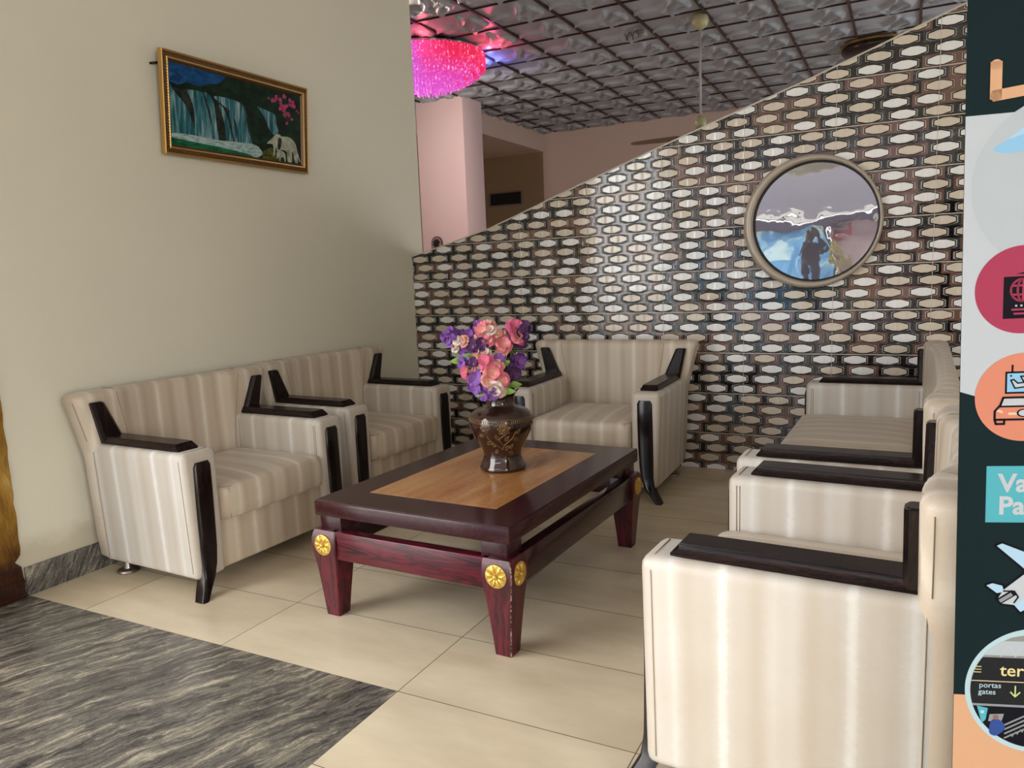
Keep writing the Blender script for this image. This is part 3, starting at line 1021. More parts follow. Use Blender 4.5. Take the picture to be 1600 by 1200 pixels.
def porthole():
    R = thing('round_mirror', 'round reflecting porthole glass in a taupe ring on the tiled wall', 'mirror', (-.521, YW, 1.545))
    rot = Matrix.Rotation(PI / 2, 4, 'X')
    def ecc(b):
        for v in b.verts:
            r = math.hypot(v.co.x, v.co.z)
            v.co.x += .021 * min(1, max(0, (.386 - r) / .04))
    bm = bmesh.new()
    prof = [(.352, .0), (.348, .045), (.353, .060), (.361, .067), (.371, .066), (.381, .055), (.386, .03), (.386, -.004)]
    lathe(bm, prof, 96, cap0=False, cap1=False); bm.transform(rot); ecc(bm); fixn(bm)
    obj('ring_frame', bm, M['taupe'], R)
    bm = bmesh.new()
    lathe(bm, [(.350, .010), (.350, .034), (.341, .036), (.337, .026), (.337, .010)], 96, cap0=False, cap1=False); bm.transform(rot); ecc(bm); fixn(bm)
    obj('gasket', bm, M['rubber'], R)
    bm = bmesh.new()
    lathe(bm, [(.341, .016), (.341, .024), (.25, .0275), (.15, .030), (.07, .031), (.001, .0315)], 96); bm.transform(rot); ecc(bm); fixn(bm)
    obj('glass', bm, M['glass'], R, True, 60)


porthole()


# ------------------------------------------------------------------ painting
def m_water():
    t = NT('painted_waterfall'); P = t.obj()
    n = t.noise(t.mapping(P, (26, 1, 3)), 1.6, 5, .6, .6)
    c = t.ramp(n, [(.36, (.006, .045, .06)), (.49, (.03, .14, .17)), (.60, (.17, .29, .32)), (.74, (.46, .53, .53))])
    return t.set(col=c, rough=.5, spec=.12)


def m_blot(name, stops, sc, scale=6, dist=.6):
    t = NT(name); P = t.obj()
    return t.set(col=t.ramp(t.noise(t.mapping(P, sc), scale, 5, .6, dist), stops), rough=.5, spec=.12)


def flat_poly(bm, pts, y, mat):
    f = bm.faces.new([bm.verts.new((x, y, z)) for x, z in pts])
    f.material_index = mat
    f.normal_update()
    if f.normal.y > 0:
        f.normal_flip()


def spline(pts, n=6, closed=True):
    out = []
    m = len(pts)
    for j in range(m if closed else m - 1):
        p0, p1, p2, p3 = (pts[(j - 1) % m], pts[j], pts[(j + 1) % m], pts[(j + 2) % m])
        for i in range(n):
            f = i / n
            out.append(tuple(.5 * (2 * b + (c - a) * f + (2 * a - 5 * b + 4 * c - d) * f * f + (3 * b - a - 3 * c + d) * f ** 3) for a, b, c, d in zip(p0, p1, p2, p3)))
    return out


def painting():
    Wd, Hd, fw = 1.045, .505, .052
    T = thing('landscape_painting', 'gold framed waterfall picture with white elephants hanging on the cream left wall', 'picture', (XL, 3.272, 1.978))
    A = bpy.data.objects.new('tmp', None)
    # local: x along wall (to the viewer's right), y into the wall, z up
    root_rot = Matrix.Rotation(PI / 2, 4, 'Z') @ Matrix.Rotation(math.radians(4.5), 4, 'X')
    bpy.data.objects.remove(A)

    def put(o):
        o.matrix_basis = Matrix.Translation((.012, 0, 0)) @ root_rot
    hw = Wd / 2
    # frame: profile swept round the rectangle
    prof = [(0, .0), (0, -.026), (.004, -.030), (.010, -.026), (.014, -.024), (.030, -.024), (.034, -.027), (.038, -.027), (.041, -.020), (.050, -.014), (fw, -.010), (fw, .0)]
    bm = bmesh.new()
    cols = []
    for i, (d, y) in enumerate(prof):
        cols.append([(-hw + d, y, d), (hw - d, y, d), (hw - d, y, Hd - d), (-hw + d, y, Hd - d)])
    loft(bm, cols, False, False)
    fixn(bm)
    for f in bm.faces:
        c = f.calc_center_median()
        d = min(c.x + hw, hw - c.x, c.z, Hd - c.z)
        f.material_index = 1 if (d < .012 and True) or .030 < d < .042 else 0
    fr = obj('picture_frame', bm, [NT('brown_gilt_frame').set(col=(.10, .042, .012), rough=.35, metal=.3), NT('bright_gilt_edge').set(col=(.50, .30, .09), rough=.32, metal=.6)], T, True, 30)
    put(fr)
    bm = bmesh.new()   # rope moulding
    n1 = 74
    for k in range(n1):
        for zz in (.022, Hd - .022):
            x = -hw + .02 + (Wd - .04) * k / (n1 - 1)
            tube(bm, [(x - .005, -.0245, zz - .007), (x + .005, -.0265, zz + .007)], .0036, 5)
    n2 = 34
    for k in range(1, n2):
        for xx in (-hw + .022, hw - .022):
            z = .022 + (Hd - .044) * k / n2
            tube(bm, [(xx - .007, -.0245, z - .004), (xx + .007, -.0265, z + .004)], .0036, 5)
    o = obj('rope_moulding', bm, NT('dark_rope_gilding').set(col=(.16, .075, .022), rough=.4, metal=.4), fr)
    # picture
    cw, chh = Wd - 2 * fw + .004, Hd - 2 * fw + .004
    mats = [m_blot('painted_dark_forest', [(.4, (.002, .008, .004)), (.6, (.006, .026, .009)), (.75, (.012, .045, .018))], (2, 1, 3)),
            m_blot('painted_blue_sky', [(.35, (.004, .03, .10)), (.62, (.008, .075, .22)), (.78, (.06, .18, .32))], (3, 1, 6)),
            m_water(), m_blot('painted_green_pool', [(.4, (.004, .06, .03)), (.65, (.015, .17, .075))], (2, 1, 9)),
            m_blot('painted_foam', [(.35, (.12, .26, .26)), (.6, (.42, .52, .51))], (4, 1, 16)),
            m_blot('painted_elephant', [(.35, (.20, .21, .16)), (.65, (.46, .48, .38))], (2, 1, 2), 9),
            m_blot('painted_blossom', [(.35, (.22, .02, .08)), (.65, (.50, .07, .20))], (3, 1, 3), 12), m_blot('painted_rock', [(.4, (.006, .010, .008)), (.7, (.035, .04, .028))], (3, 1, 5)),
            m_blot('painted_grass', [(.4, (.03, .035, .005)), (.7, (.14, .13, .02))], (3, 1, 5), 12)]
    bm = bmesh.new()

    def P(u, v):
        return (-cw / 2 + u * cw, fw - .002 + v * chh)

    def add(pts, lay, mat, sp=0):
        q = [P(*p) for p in pts]
        if sp:
            q = spline(q, sp)
        flat_poly(bm, q, -.0095 - .00035 * lay, mat)
    add([(0, 0), (1, 0), (1, 1), (0, 1)], 0, 0)
    add([(0, .76), (.06, .74), (.12, .80), (.20, .78), (.27, .84), (.34, .88), (.40, 1), (0, 1)], 1, 1)
    # cliff of falling water
    add([(0, .72), (.06, .69), (.14, .72), (.22, .73), (.30, .71), (.40, .72), (.50, .70), (.53, .66), (.56, .52), (.58, .30), (.60, .10), (.45, .06), (0, .10)], 1, 7)
    for p in ([(0, .70), (.03, .66), (.06, .60), (.10, .52), (.13, .40), (.16, .12), (0, .10)],
              [(.12, .70), (.17, .72), (.22, .71), (.235, .62), (.26, .45), (.285, .12), (.17, .12), (.16, .45), (.14, .60)],
              [(.235, .71), (.27, .70), (.30, .60), (.31, .40), (.325, .12), (.285, .12), (.275, .45)],
              [(.30, .70), (.40, .72), (.50, .69), (.53, .60), (.545, .40), (.58, .14), (.48, .14), (.46, .40), (.42, .55), (.36, .62)],
              [(.335, .60), (.365, .58), (.40, .42), (.43, .14), (.385, .14), (.37, .40)],
              [(.41, .52), (.435, .52), (.455, .30), (.475, .13), (.45, .13)],
              [(.63, .70), (.70, .68), (.775, .64), (.785, .52), (.80, .42), (.76, .36), (.72, .44), (.69, .56), (.66, .64)]):
        add(p, 2, 2, 5)
    add([(0, .14), (.15, .16), (.30, .15), (.45, .17), (.58, .18), (.64, .14), (.66, .06), (.60, .0), (.50, .03), (.30, .06), (.12, .07), (0, .07)], 3, 4, 4)
    add([(0, .09), (.15, .075), (.30, .07), (.45, .05), (.56, .03), (.60, 0), (0, 0)], 4, 3)
    add([(.66, .0), (.67, .12), (.74, .18), (.80, .10), (.82, 0)], 3, 8)
    # elephants
    add([(.745, .31), (.775, .37), (.80, .385), (.83, .36), (.875, .37), (.92, .35), (.955, .27), (.965, .13), (.97, .02), (.94, .02), (.93, .13), (.915, .17), (.915, .02), (.875, .02), (.87, .15), (.83, .17), (.81, .15), (.80, .09), (.785, .14), (.775, .20), (.765, .10), (.75, .06), (.755, .16), (.745, .23), (.70, .22), (.715, .26)], 5, 5, 2)
    add([(.955, .26), (.975, .14), (.995, .04), (.985, .035), (.965, .12)], 4, 5)
    add([(.785, .12), (.80, .155), (.83, .15), (.855, .12), (.86, .01), (.845, .01), (.84, .06), (.82, .06), (.815, .01), (.80, .01), (.795, .07), (.78, .02)], 6, 5, 2)
    add([(.79, .20), (.80, .33), (.825, .32), (.82, .22), (.80, .16)], 6, 7, 3)
    rnd = random.Random(3)
    for k in range(34):
        u, v = rnd.gauss(.90, .05), rnd.gauss(.74, .08)
        if k > 20:
            u, v = rnd.gauss(.82, .06), rnd.gauss(.86, .05)
        if .72 < u < .985 and .5 < v < .97:
            r = rnd.uniform(.008, .022)
            add([(u + r * math.cos(a) * rnd.uniform(.6, 1.2), v + r * 2 * math.sin(a) * rnd.uniform(.6, 1.2)) for a in [2 * PI * i / 6 for i in range(6)]], 2 + k * .05, 6)
    cv = obj('canvas', bm, mats, T, False); put(cv)
    bm = bmesh.new()
    box(bm, -hw + .012, hw - .012, -.008, .006, .012, Hd - .012)
    bk = obj('backing_board', bm, plain('backing_board', (.10, .06, .035), .8), T, False); put(bk)
    bm = bmesh.new()
    tube(bm, [(.002, -hw - .012, .435), (.03, -hw + .015, .44)], .006)
    obj('hanging_hook', bm, M['ebony'], T)


painting()


# ------------------------------------------------------------------ roll-up banner at the right
def banner():
    B = thing('roll_up_banner', 'tall roll-up travel banner with round icons standing at the right edge', 'banner')
    ang = math.atan2(.27, .962)
    rot = Matrix.Rotation(ang, 4, 'Z') @ Matrix.Rotation(-math.radians(1.2), 4, 'Y')
    # the sheet's left edge passes through P0 at z = 1.1
    P0 = Vector((.0791, 1.42, 1.1))
    B.matrix_world = Matrix.Translation(P0 - rot @ Vector((0, 0, 1.1))) @ rot
    Wb, Z0, Z1 = .85, .07, 2.03
    names = ['dark', 'white', 'peach', 'pale', 'red', 'coral', 'teal', 'sky', 'black', 'lblue', 'photo_grey', 'sign', 'lime', 'ringw', 'cream', 'dblue', 'steel', 'yellow', 'bluecloth', 'skin']
    cols = [(.012, .030, .036), (.55, .60, .66), (.72, .42, .25), (.50, .56, .62), (.42, .055, .115), (.72, .27, .18), (.10, .46, .56), (.30, .58, .85), (.012, .012, .020), (.45, .68, .88), (.30, .31, .30), (.030, .032, .036), (.62, .72, .30), (.50, .68, .76), (.78, .62, .44), (.05, .09, .30), (.30, .32, .36), (.80, .70, .35), (.04, .09, .33), (.30, .16, .10)]
    mats = [plain('banner_print_' + n, tuple(v * (.72 if max(c) > .1 else .5) for v in c), .6, spec=.06) for n, c in zip(names, cols)]
    I = {n: i for i, n in enumerate(names)}
    bm = bmesh.new()
    box(bm, 0, Wb, 0, .0012, Z0, Z1, mat=I['dark'])

    def add(pts, lay, mat, sp=0):
        if sp:
            pts = spline(pts, sp)
        flat_poly(bm, [(min(max(x, 0.0002), Wb), z) for x, z in pts], -.00018 * lay, I[mat])

    def circ(cx, cz, r, lay, mat, n=64, sx=1):
        add([(cx + r * sx * math.cos(2 * PI * i / n), cz + r * math.sin(2 * PI * i / n)) for i in range(n)], lay, mat)

    def stroke(pts, w, lay, mat):
        for (x0, z0), (x1, z1) in zip(pts, pts[1:]):
            L = math.hypot(x1 - x0, z1 - z0)
            if L < 1e-6:
                continue
            nx, nz = -(z1 - z0) / L * w / 2, (x1 - x0) / L * w / 2
            ex, ez = (x1 - x0) / L * w * .3, (z1 - z0) / L * w * .3
            add([(x0 - ex + nx, z0 - ez + nz), (x1 + ex + nx, z1 + ez + nz), (x1 + ex - nx, z1 + ez - nz), (x0 - ex - nx, z0 - ez - nz)], lay, mat)

    def text(s, x, z, size, lay, mat, bold=0.0):
        cu = bpy.data.curves.new('txt', 'FONT'); cu.body = s; cu.size = size; cu.offset = bold; cu.resolution_u = 3
        to = bpy.data.objects.new('txt', cu); C.objects.link(to)
        bpy.context.view_layer.update()
        me = bpy.data.meshes.new_from_object(to.evaluated_get(bpy.context.evaluated_depsgraph_get()))
        vm = [bm.verts.new((x + v.co.x, -.00018 * lay, z + v.co.y)) for v in me.vertices]
        for p in me.polygons:
            try:
                f = bm.faces.new([vm[i] for i in p.vertices])
            except ValueError:
                continue
            f.material_index = I[mat]
            f.normal_update()
            if f.normal.y > 0:
                f.normal_flip()
        bpy.data.objects.remove(to); bpy.data.meshes.remove(me); bpy.data.curves.remove(cu)
    # white field with curved lower edge, peach foot
    low = [(0, 1.085)] + [(Wb * i / 24, 1.085 - .35 * (Wb * i / 24) + .30 * (Wb * i / 24) ** 2) for i in range(1, 25)]
    add([(0, 1.516), (0, 1.085)] + low[1:] + [(Wb, 1.516)], 1, 'white')
    add([(0, .560), (Wb, .560), (Wb, Z0), (0, Z0)], 1, 'peach')
    # big pale disc and blue swoosh
    circ(.145, 1.405, .135, 2, 'pale')
    add([(.040, 1.462), (.060, 1.476), (.10, 1.490), (.20, 1.50), (.30, 1.48), (.30, 1.455), (.20, 1.475), (.10, 1.462), (.066, 1.455)], 3, 'sky', 4)
    add([(.060, 1.476), (.10, 1.487), (.20, 1.497), (.20, 1.515), (.10, 1.50)], 4, 'lblue', 3)
    # heading letter
    for w, lay, mt in ((.0185, 2, 'black'), (.0165, 3, 'peach')):
        stroke([(.0415, 1.588), (.0415, 1.543), (.090, 1.548)], w, lay, mt)
        if mt == 'peach':
            for p in ((.0415, 1.588), (.0415, 1.543), (.090, 1.548)):
                circ(p[0], p[1], w / 2, lay, mt, 16)
    # passport disc
    cx, cz = .0875, 1.2455
    circ(cx, cz, .069, 3, 'red')
    circ(cx, cz, .069, 2.5, 'white')
    add([(cx - .028, cz + .021), (cx + .032, cz + .021), (cx + .032, cz - .045), (cx - .028, cz - .045)], 4, 'black')
    add([(cx - .012, cz + .0245), (cx + .028, cz + .033), (cx + .034, cz + .0245)], 4, 'black')
    gx, gz = cx + .0, cz - .0005
    n = 28
    for rr in ((.0175, 1.0), (.0175, .45)):
        stroke([(gx + rr[0] * rr[1] * math.cos(2 * PI * i / n), gz + rr[0] * math.sin(2 * PI * i / n)) for i in range(n + 1)], .0032, 5, 'red')
    for dz in (-.007, .007):
        stroke([(gx - .016, gz + dz), (gx + .016, gz + dz)], .003, 5, 'red')
    stroke([(gx, gz - .016), (gx, gz + .016)], .003, 5.2, 'red')
    for k in range(4):
        add([(cx - .011 + k * .0075, cz - .0235), (cx - .008 + k * .0075, cz - .0235), (cx - .008 + k * .0075, cz - .0265), (cx - .011 + k * .0075, cz - .0265)], 5, 'pale')
    stroke([(cx - .015, cz - .031), (cx + .018, cz - .031)], .003, 5, 'red'); stroke([(cx - .012, cz - .0375), (cx + .015, cz - .0375)], .003, 5, 'red')
    # taxi disc
    cx, cz = .0935, 1.074
    circ(cx, cz, .0715, 4, 'coral')
    stroke([(cx - .018, cz + .040), (cx - .018, cz + .052)], .0028, 5, 'black')
    add([(cx - .028, cz + .042), (cx + .028, cz + .042), (cx + .028, cz + .006), (cx - .028, cz + .006)], 5, 'black')
    add([(cx - .0252, cz + .039), (cx + .0252, cz + .039), (cx + .0252, cz + .009), (cx - .0252, cz + .009)], 6, 'sky')
    plane = [(cx - .020, cz + .028), (cx - .016, cz + .029), (cx - .010, cz + .023), (cx - .001, cz + .024), (cx - .006, cz + .034), (cx - .002, cz + .034), (cx + .008, cz + .025), (cx + .020, cz + .025), (cx + .022, cz + .020), (cx + .010, cz + .018), (cx - .014, cz + .015)]
    add(plane, 7, 'white'); stroke(plane + [plane[0]], .0022, 8, 'black')
    circ(cx - .020, cz + .035, .0016, 7, 'black', 8)
    body = [(cx - .030, cz + .0), (cx - .034, cz - .012), (cx - .042, cz - .022), (cx - .042, cz - .036), (cx + .042, cz - .036), (cx + .042, cz - .022), (cx + .034, cz - .012), (cx + .030, cz + .0)]
    add(body, 5, 'coral'); stroke(body + [body[0]], .0034, 7, 'black')
    add([(cx - .029, cz - .002), (cx - .034, cz - .0135), (cx + .034, cz - .0135), (cx + .029, cz - .002)], 6, 'white')
    stroke([(cx - .036, cz - .0145), (cx + .036, cz - .0145)], .0028, 7.2, 'black')
    add([(cx - .039, cz - .018), (cx - .030, cz - .022), (cx - .031, cz - .026), (cx - .040, cz - .022)], 6, 'cream'); add([(cx + .039, cz - .018), (cx + .030, cz - .022), (cx + .031, cz - .026), (cx + .040, cz - .022)], 6, 'cream')
    add([(cx - .022, cz - .0245), (cx + .022, cz - .0245), (cx + .022, cz - .0285), (cx - .022, cz - .0285)], 6, 'cream')
    circ(cx, cz - .0255, .0068, 7, 'black', 20, 1.5); circ(cx, cz - .0255, .0050, 8, 'white', 20, 1.5)
    for s in (-1, 1):
        w = [(cx + s * .042, cz - .036), (cx + s * .028, cz - .036), (cx + s * .028, cz - .043), (cx + s * .040, cz - .043)]
        stroke(w + [w[0]], .0034, 7, 'black')
    # turquoise panel
    add([(.042, .961), (.60, .961), (.60, .866), (.042, .866)], 2, 'teal')
    text('Va', .0605, .9185, .042, 3, 'white', .0012)
    text('Pa', .0605, .8805, .042, 3, 'white', .0012)
    # aeroplane
    for d_, mt, lay in ((.003, 'black', 3), (0, None, 4)):
        for nm, pts in (('lblue', [(.060, .826), (.068, .830), (.125, .806), (.130, .80), (.112, .778)]), ('lblue', [(.046, .757), (.055, .761), (.070, .757), (.073, .746), (.062, .744)]), ('lblue', [(.086, .727), (.098, .712), (.105, .716), (.104, .738), (.096, .745)]),
                        ('white', [(.064, .735), (.070, .726), (.088, .724), (.110, .742), (.170, .800), (.20, .835), (.19, .845), (.16, .825), (.110, .785), (.072, .750)])):
            if mt:
                stroke(pts + [pts[0]], .0075, lay, 'black')
            else:
                add(pts, lay + (1 if nm == 'white' else 0), nm)
    stroke([(.066, .730), (.085, .744)], .011, 6, 'black'); stroke([(.068, .731), (.083, .742)], .006, 7, 'steel')
    stroke([(.072, .748), (.088, .748), (.094, .738), (.088, .728)], .0025, 7.2, 'black')
    # airport photo disc
    cx, cz, R = .1285, .572, .1115
    circ(cx, cz, R, 3, 'ringw', 96)
    R2 = R * .925

    def chord(z0, z1, lay, mat, r=R2):
        n = 24
        pts = []
        for i in range(n + 1):
            z = z0 + (z1 - z0) * i / n
            pts.append((cx - math.sqrt(max(r * r - (z - cz) ** 2, 0)), z))
        for i in range(n, -1, -1):
            z = z0 + (z1 - z0) * i / n
            pts.append((cx + math.sqrt(max(r * r - (z - cz) ** 2, 0)), z))
        add(pts, lay, mat)
    chord(cz - R2 * .999, cz + R2 * .999, 4, 'photo_grey')
    chord(cz + .062, cz + .088, 5, 'pale')
    for k in range(5):
        stroke([(.07 + k * .022, cz + .060), (.082 + k * .022, cz + .080), (.094 + k * .022, cz + .060)], .0016, 6, 'white')
    chord(cz + .016, cz + .058, 6, 'sign'); chord(cz + .0145, cz + .016, 7, 'cream'); chord(cz - .026, cz + .0145, 6, 'sign')
    chord(cz - R2 * .98, cz - .030, 5, 'black')
    chord(cz - .030, cz - .026, 7, 'steel')
    text('terr', .070, cz + .026, .030, 8, 'yellow', .0003)
    stroke([(.031, cz + .036), (.041, cz + .036)], .0014, 8, 'yellow'); stroke([(.030, cz + .031), (.041, cz + .031)], .0014, 8, 'yellow'); stroke([(.033, cz + .041), (.041, cz + .041)], .0014, 8, 'yellow')
    text('portas', .0385, cz + .0035, .0132, 8, 'ringw', .0001)
    text('gates', .0375, cz - .0085, .0132, 8, 'ringw', .0001)
    stroke([(.094, cz + .008), (.094, cz - .010)], .0022, 8, 'lime'); stroke([(.087, cz - .003), (.094, cz - .011), (.101, cz - .003)], .0022, 8.2, 'lime')
    add([(.036, cz - .030), (.053, cz - .034), (.050, cz - .055), (.044, cz - .062)], 7, 'teal')
    circ(.0445, cz - .041, .0032, 8, 'lblue', 12)
    add([(.056, cz - .045), (.078, cz - .043), (.075, cz - .056), (.054, cz - .058)], 6, 'steel')
    add([(.056, cz - .078), (.058, cz - .058), (.066, cz - .053), (.076, cz - .058), (.080, cz - .070), (.072, cz - .080), (.064, cz - .084)], 7, 'bluecloth', 3)
    circ(.0655, cz - .050, .0045, 8, 'skin', 14)
    for k in range(4):
        stroke([(.080, cz - .087 + k * .008), (.150, cz - .045 + k * .008)], .0028, 6 + .1 * k, 'steel' if k % 2 else 'photo_grey')
    for k in range(9):
        add([(.088 + k * .0075, cz - .079 + k * .0046), (.094 + k * .0075, cz - .079 + k * .0046), (.092 + k * .0075, cz - .085 + k * .0046)], 7.5, 'steel')
    sheet = obj('banner_sheet', bm, mats, B, False)
    bxo('top_rail', (-.004, Wb + .004, -.008, .010, Z1 - .012, Z1 + .012), M['chrome'], B, .004)
    bxo('base_cassette', (-.02, Wb + .02, -.05, .07, .004, .085), NT('silver_cassette').set(col=(.5, .5, .5), rough=.3, metal=1), B, .015, 3)
    bm = bmesh.new(); tube(bm, [(Wb / 2, .03, .08), (Wb / 2, .025, 1.0), (Wb / 2, .016, Z1)], .009, 10)
    obj('support_pole', bm, M['chrome'], B)


banner()


# ------------------------------------------------------------------ hall things
def m_crystal():
    t = NT('lit_crystal_strands'); P = t.obj(); x, y, z = t.sep(P)
    k = t.f('ADD', .58, t.f('ADD', t.f('MULTIPLY', x, .85), t.f('MULTIPLY', y, .45)))
    c = t.ramp(k, [(.20, (.05, .30, 1.0)), (.38, (.15, .36, 1.0)), (.47, (.75, .12, .75)), (.60, (1.0, .05, .30)), (.85, (1.0, .015, .10))])
    kz = t.step(z, -.40, -.12)
    c = t.mix(kz, (.80, .10, .75), c)
    sp = t.step(t.noise(t.mapping(P, (1, 1, .5)), 48, 2, .5), .56, .74)
    c = t.mix(t.f('MULTIPLY', sp, .4), c, (1, .70, .85))
    e = t.f('ADD', .62, t.f('MULTIPLY', sp, .55))
    return t.set(col=(.10, .04, .07), rough=.15, emc=c, ems=e)


def chandelier():
    ccx, ccy = -4.60, 7.19
    K = thing('crystal_chandelier', 'round crystal chandelier glowing red, pink and blue under the hall ceiling', 'ceiling lamp', (ccx, ccy, ZC - .02))
    bm = bmesh.new(); lathe(bm, [(.001, 0), (.56, 0), (.60, -.02), (.60, -.035), (.56, -.04), (.001, -.04)], 64); fixn(bm)
    obj('ceiling_plate', bm, M['chrome'], K, True, 40)
    cm = m_crystal()

    def tier(r, z0, z1, n, name, flare=0):
        b = bmesh.new()
        for i in range(n):
            a = 2 * PI * i / n
            jit = .012 * math.sin(i * 3.7)
            q = 9
            pts, tp = [], []
            for j in range(q):
                z = z0 + (z1 - z0 + jit) * j / (q - 1)
                rr = r + flare * j / (q - 1)
                pts.append((rr * math.cos(a), rr * math.sin(a), z)); tp.append(.6 if j % 2 else 1.15)
            tube(b, pts, .013 * (r / .6 + .35), 5, taper=tp)
        o = obj(name, b, cm, K, True, 30)
        o['kind'] = 'stuff'
    tier(.60, -.04, -.18, 96, 'crystal_tier')
    tier(.54, -.06, -.24, 84, 'crystal_tier')
    tier(.46, -.10, -.29, 72, 'crystal_tier')
    tier(.37, -.14, -.33, 58, 'crystal_tier')
    tier(.28, -.18, -.37, 44, 'crystal_tier')
    tier(.19, -.22, -.40, 30, 'crystal_tier')
    tier(.10, -.26, -.43, 18, 'crystal_tier')
    bm = bmesh.new(); lathe(bm, [(.001, -.30), (.05, -.31), (.45, -.15), (.56, -.05), (.56, -.04)], 48, cap1=False); fixn(bm)
    obj('glowing_bowl', bm, cm, K)
    # coloured LEDs round the rim of the lamp
    for i, (dx, dy, col, p) in enumerate((((.68), .15, (1, .06, .12), 3.2), (.35, -.60, (1, .10, .15), 2.0), (-.45, -.58, (.15, .25, 1), 2.4), (.42, .62, (.18, .22, 1), 3.0), (-.1, -.66, (.8, .15, .7), 1.2))):
        l = bpy.data.lights.new('rim_led', 'POINT'); l.energy = p; l.color = col; l.shadow_soft_size = .03
        o = bpy.data.objects.new('rim_led', l); C.objects.link(o); o.parent = K; o.location = (dx, dy, -.10)
    l = bpy.data.lights.new('pillar_fill_light', 'POINT'); l.energy = 66; l.color = (1, .84, .72); l.shadow_soft_size = .12  # added fill below the crystals to brighten the pillar
    o = bpy.data.objects.new('pillar_fill_light', l); C.objects.link(o); o.parent = K; o.location = (-.42, 0, -.50)


chandelier()


def fan():
    Fo = thing('ceiling_fan', 'ceiling fan with olive cups on a long white rod above the tiled wall', 'fan', (-1.83, 7.67, ZC))
    olive = plain('olive_cream_plastic', (.42, .41, .22), .35)
    bm = bmesh.new(); lathe(bm, [(.001, 0), (.055, 0), (.075, -.03), (.082, -.065), (.066, -.11), (.03, -.135), (.001, -.137)], 32); fixn(bm)
    obj('canopy', bm, olive, Fo)
    bm = bmesh.new(); tube(bm, [(0, 0, -.12), (0, 0, -.5), (0, 0, -.98)], .0115, 12)
    obj('rod', bm, plain('grey_white_rod', (.42, .42, .42), .4), Fo)
    bm = bmesh.new(); lathe(bm, [(.001, -.925), (.025, -.928), (.05, -.95), (.058, -.985), (.052, -1.02), (.045, -1.045), (.001, -1.047)], 32); fixn(bm)
    obj('lower_cup', bm, olive, Fo)
    bm = bmesh.new(); lathe(bm, [(.001, -1.045), (.05, -1.047), (.07, -1.06), (.09, -1.07), (.135, -1.095), (.15, -1.12), (.14, -1.145), (.09, -1.16), (.001, -1.165)], 40); fixn(bm)
    obj('motor', bm, NT('grey_steel_motor').set(col=(.35, .38, .40), rough=.28, metal=.8), Fo, True, 50)
    bl = plain('brown_fan_blade', (.20, .13, .10), .4)
    for k in range(3):
        a = PI + .12 + k * 2 * PI / 3
        bm = bmesh.new()
        rows = []
        for r, w, tl in ((.12, .02, .05), (.17, .03, .1), (.22, .06, .2), (.40, .065, .16), (.60, .06, .12), (.66, .045, .1), (.68, .015, .1)):
            row = []
            for sgn, up in ((-1, 0), (1, 0), (1, .005), (-1, .005)):
                y = sgn * w; z = -1.115 + up + y * tl - .02 * r
                row.append((r * math.cos(a) - y * math.sin(a), r * math.sin(a) + y * math.cos(a), z))
            rows.append(row)
        loft(bm, rows); fixn(bm)
        obj('blade', bm, bl, Fo, False)


fan()


def disc_lamp():
    D = thing('flush_ceiling_lamp', 'dark flush round ceiling lamp with brass rim just above the tiled wall top', 'ceiling lamp', (-.40, 9.75, ZC))
    bm = bmesh.new(); lathe(bm, [(.001, 0), (.34, 0), (.36, -.012), (.36, -.034), (.345, -.04), (.001, -.04)], 48); fixn(bm)
    obj('brass_rim', bm, NT('brass').set(col=(.42, .27, .10), rough=.3, metal=.9), D, True, 40)
    bm = bmesh.new(); lathe(bm, [(.345, -.038), (.345, -.085), (.31, -.118), (.2, -.135), (.001, -.142)], 48); fixn(bm)
    obj('lamp_shade', bm, plain('dark_brown_glass', (.022, .013, .012), .25), D)


disc_lamp()


def hook():
    H = thing('wire_hook', 'small curled wire with junction cap on a ceiling batten left of the fan', 'hook', (-2.44, 7.73, ZC - .02))
    bm = bmesh.new(); box(bm, -.035, .035, -.035, .035, -.035, .0, .008, 2)
    obj('junction_cap', bm, plain('dull_grey_cap', (.16, .13, .13), .5), H, True, 40)
    bm = bmesh.new()
    pts = []
    for i in range(34):
        a = i * .42
        pts.append((-.02 - .012 * i / 3, -.02 + .045 * math.cos(a) * (1 - i / 60), -.05 + .035 * math.sin(a)))
    tube(bm, pts, .005, 6)
    obj('curled_wire', bm, plain('dark_wire', (.05, .04, .04), .5), H)


hook()


def vent():
    V = thing('air_vent', 'dark rectangular air vent grille on the shaded far hall wall', 'vent', (-6.36, YF - .012, 2.645))
    bm = bmesh.new()
    for d in ((-.33, .33, .10, .125), (-.33, .33, -.125, -.10), (-.33, -.305, -.10, .10), (.305, .33, -.10, .10)):
        box(bm, d[0], d[1], -.02, 0, d[2], d[3])
    obj('vent_frame', bm, plain('grey_vent_frame', (.17, .15, .12), .5), V, False)
    bxo('vent_back', (-.305, .305, -.006, -.001, -.10, .10), plain('black_duct', (.006, .006, .006), .8), V)
    dark = plain('dark_slat', (.02, .018, .016), .6)
    for k in range(6):
        z = -.085 + k * .034
        bxo('slat', (-.305, .305, -.018, -.007, z, z + .007), dark, V)


vent()


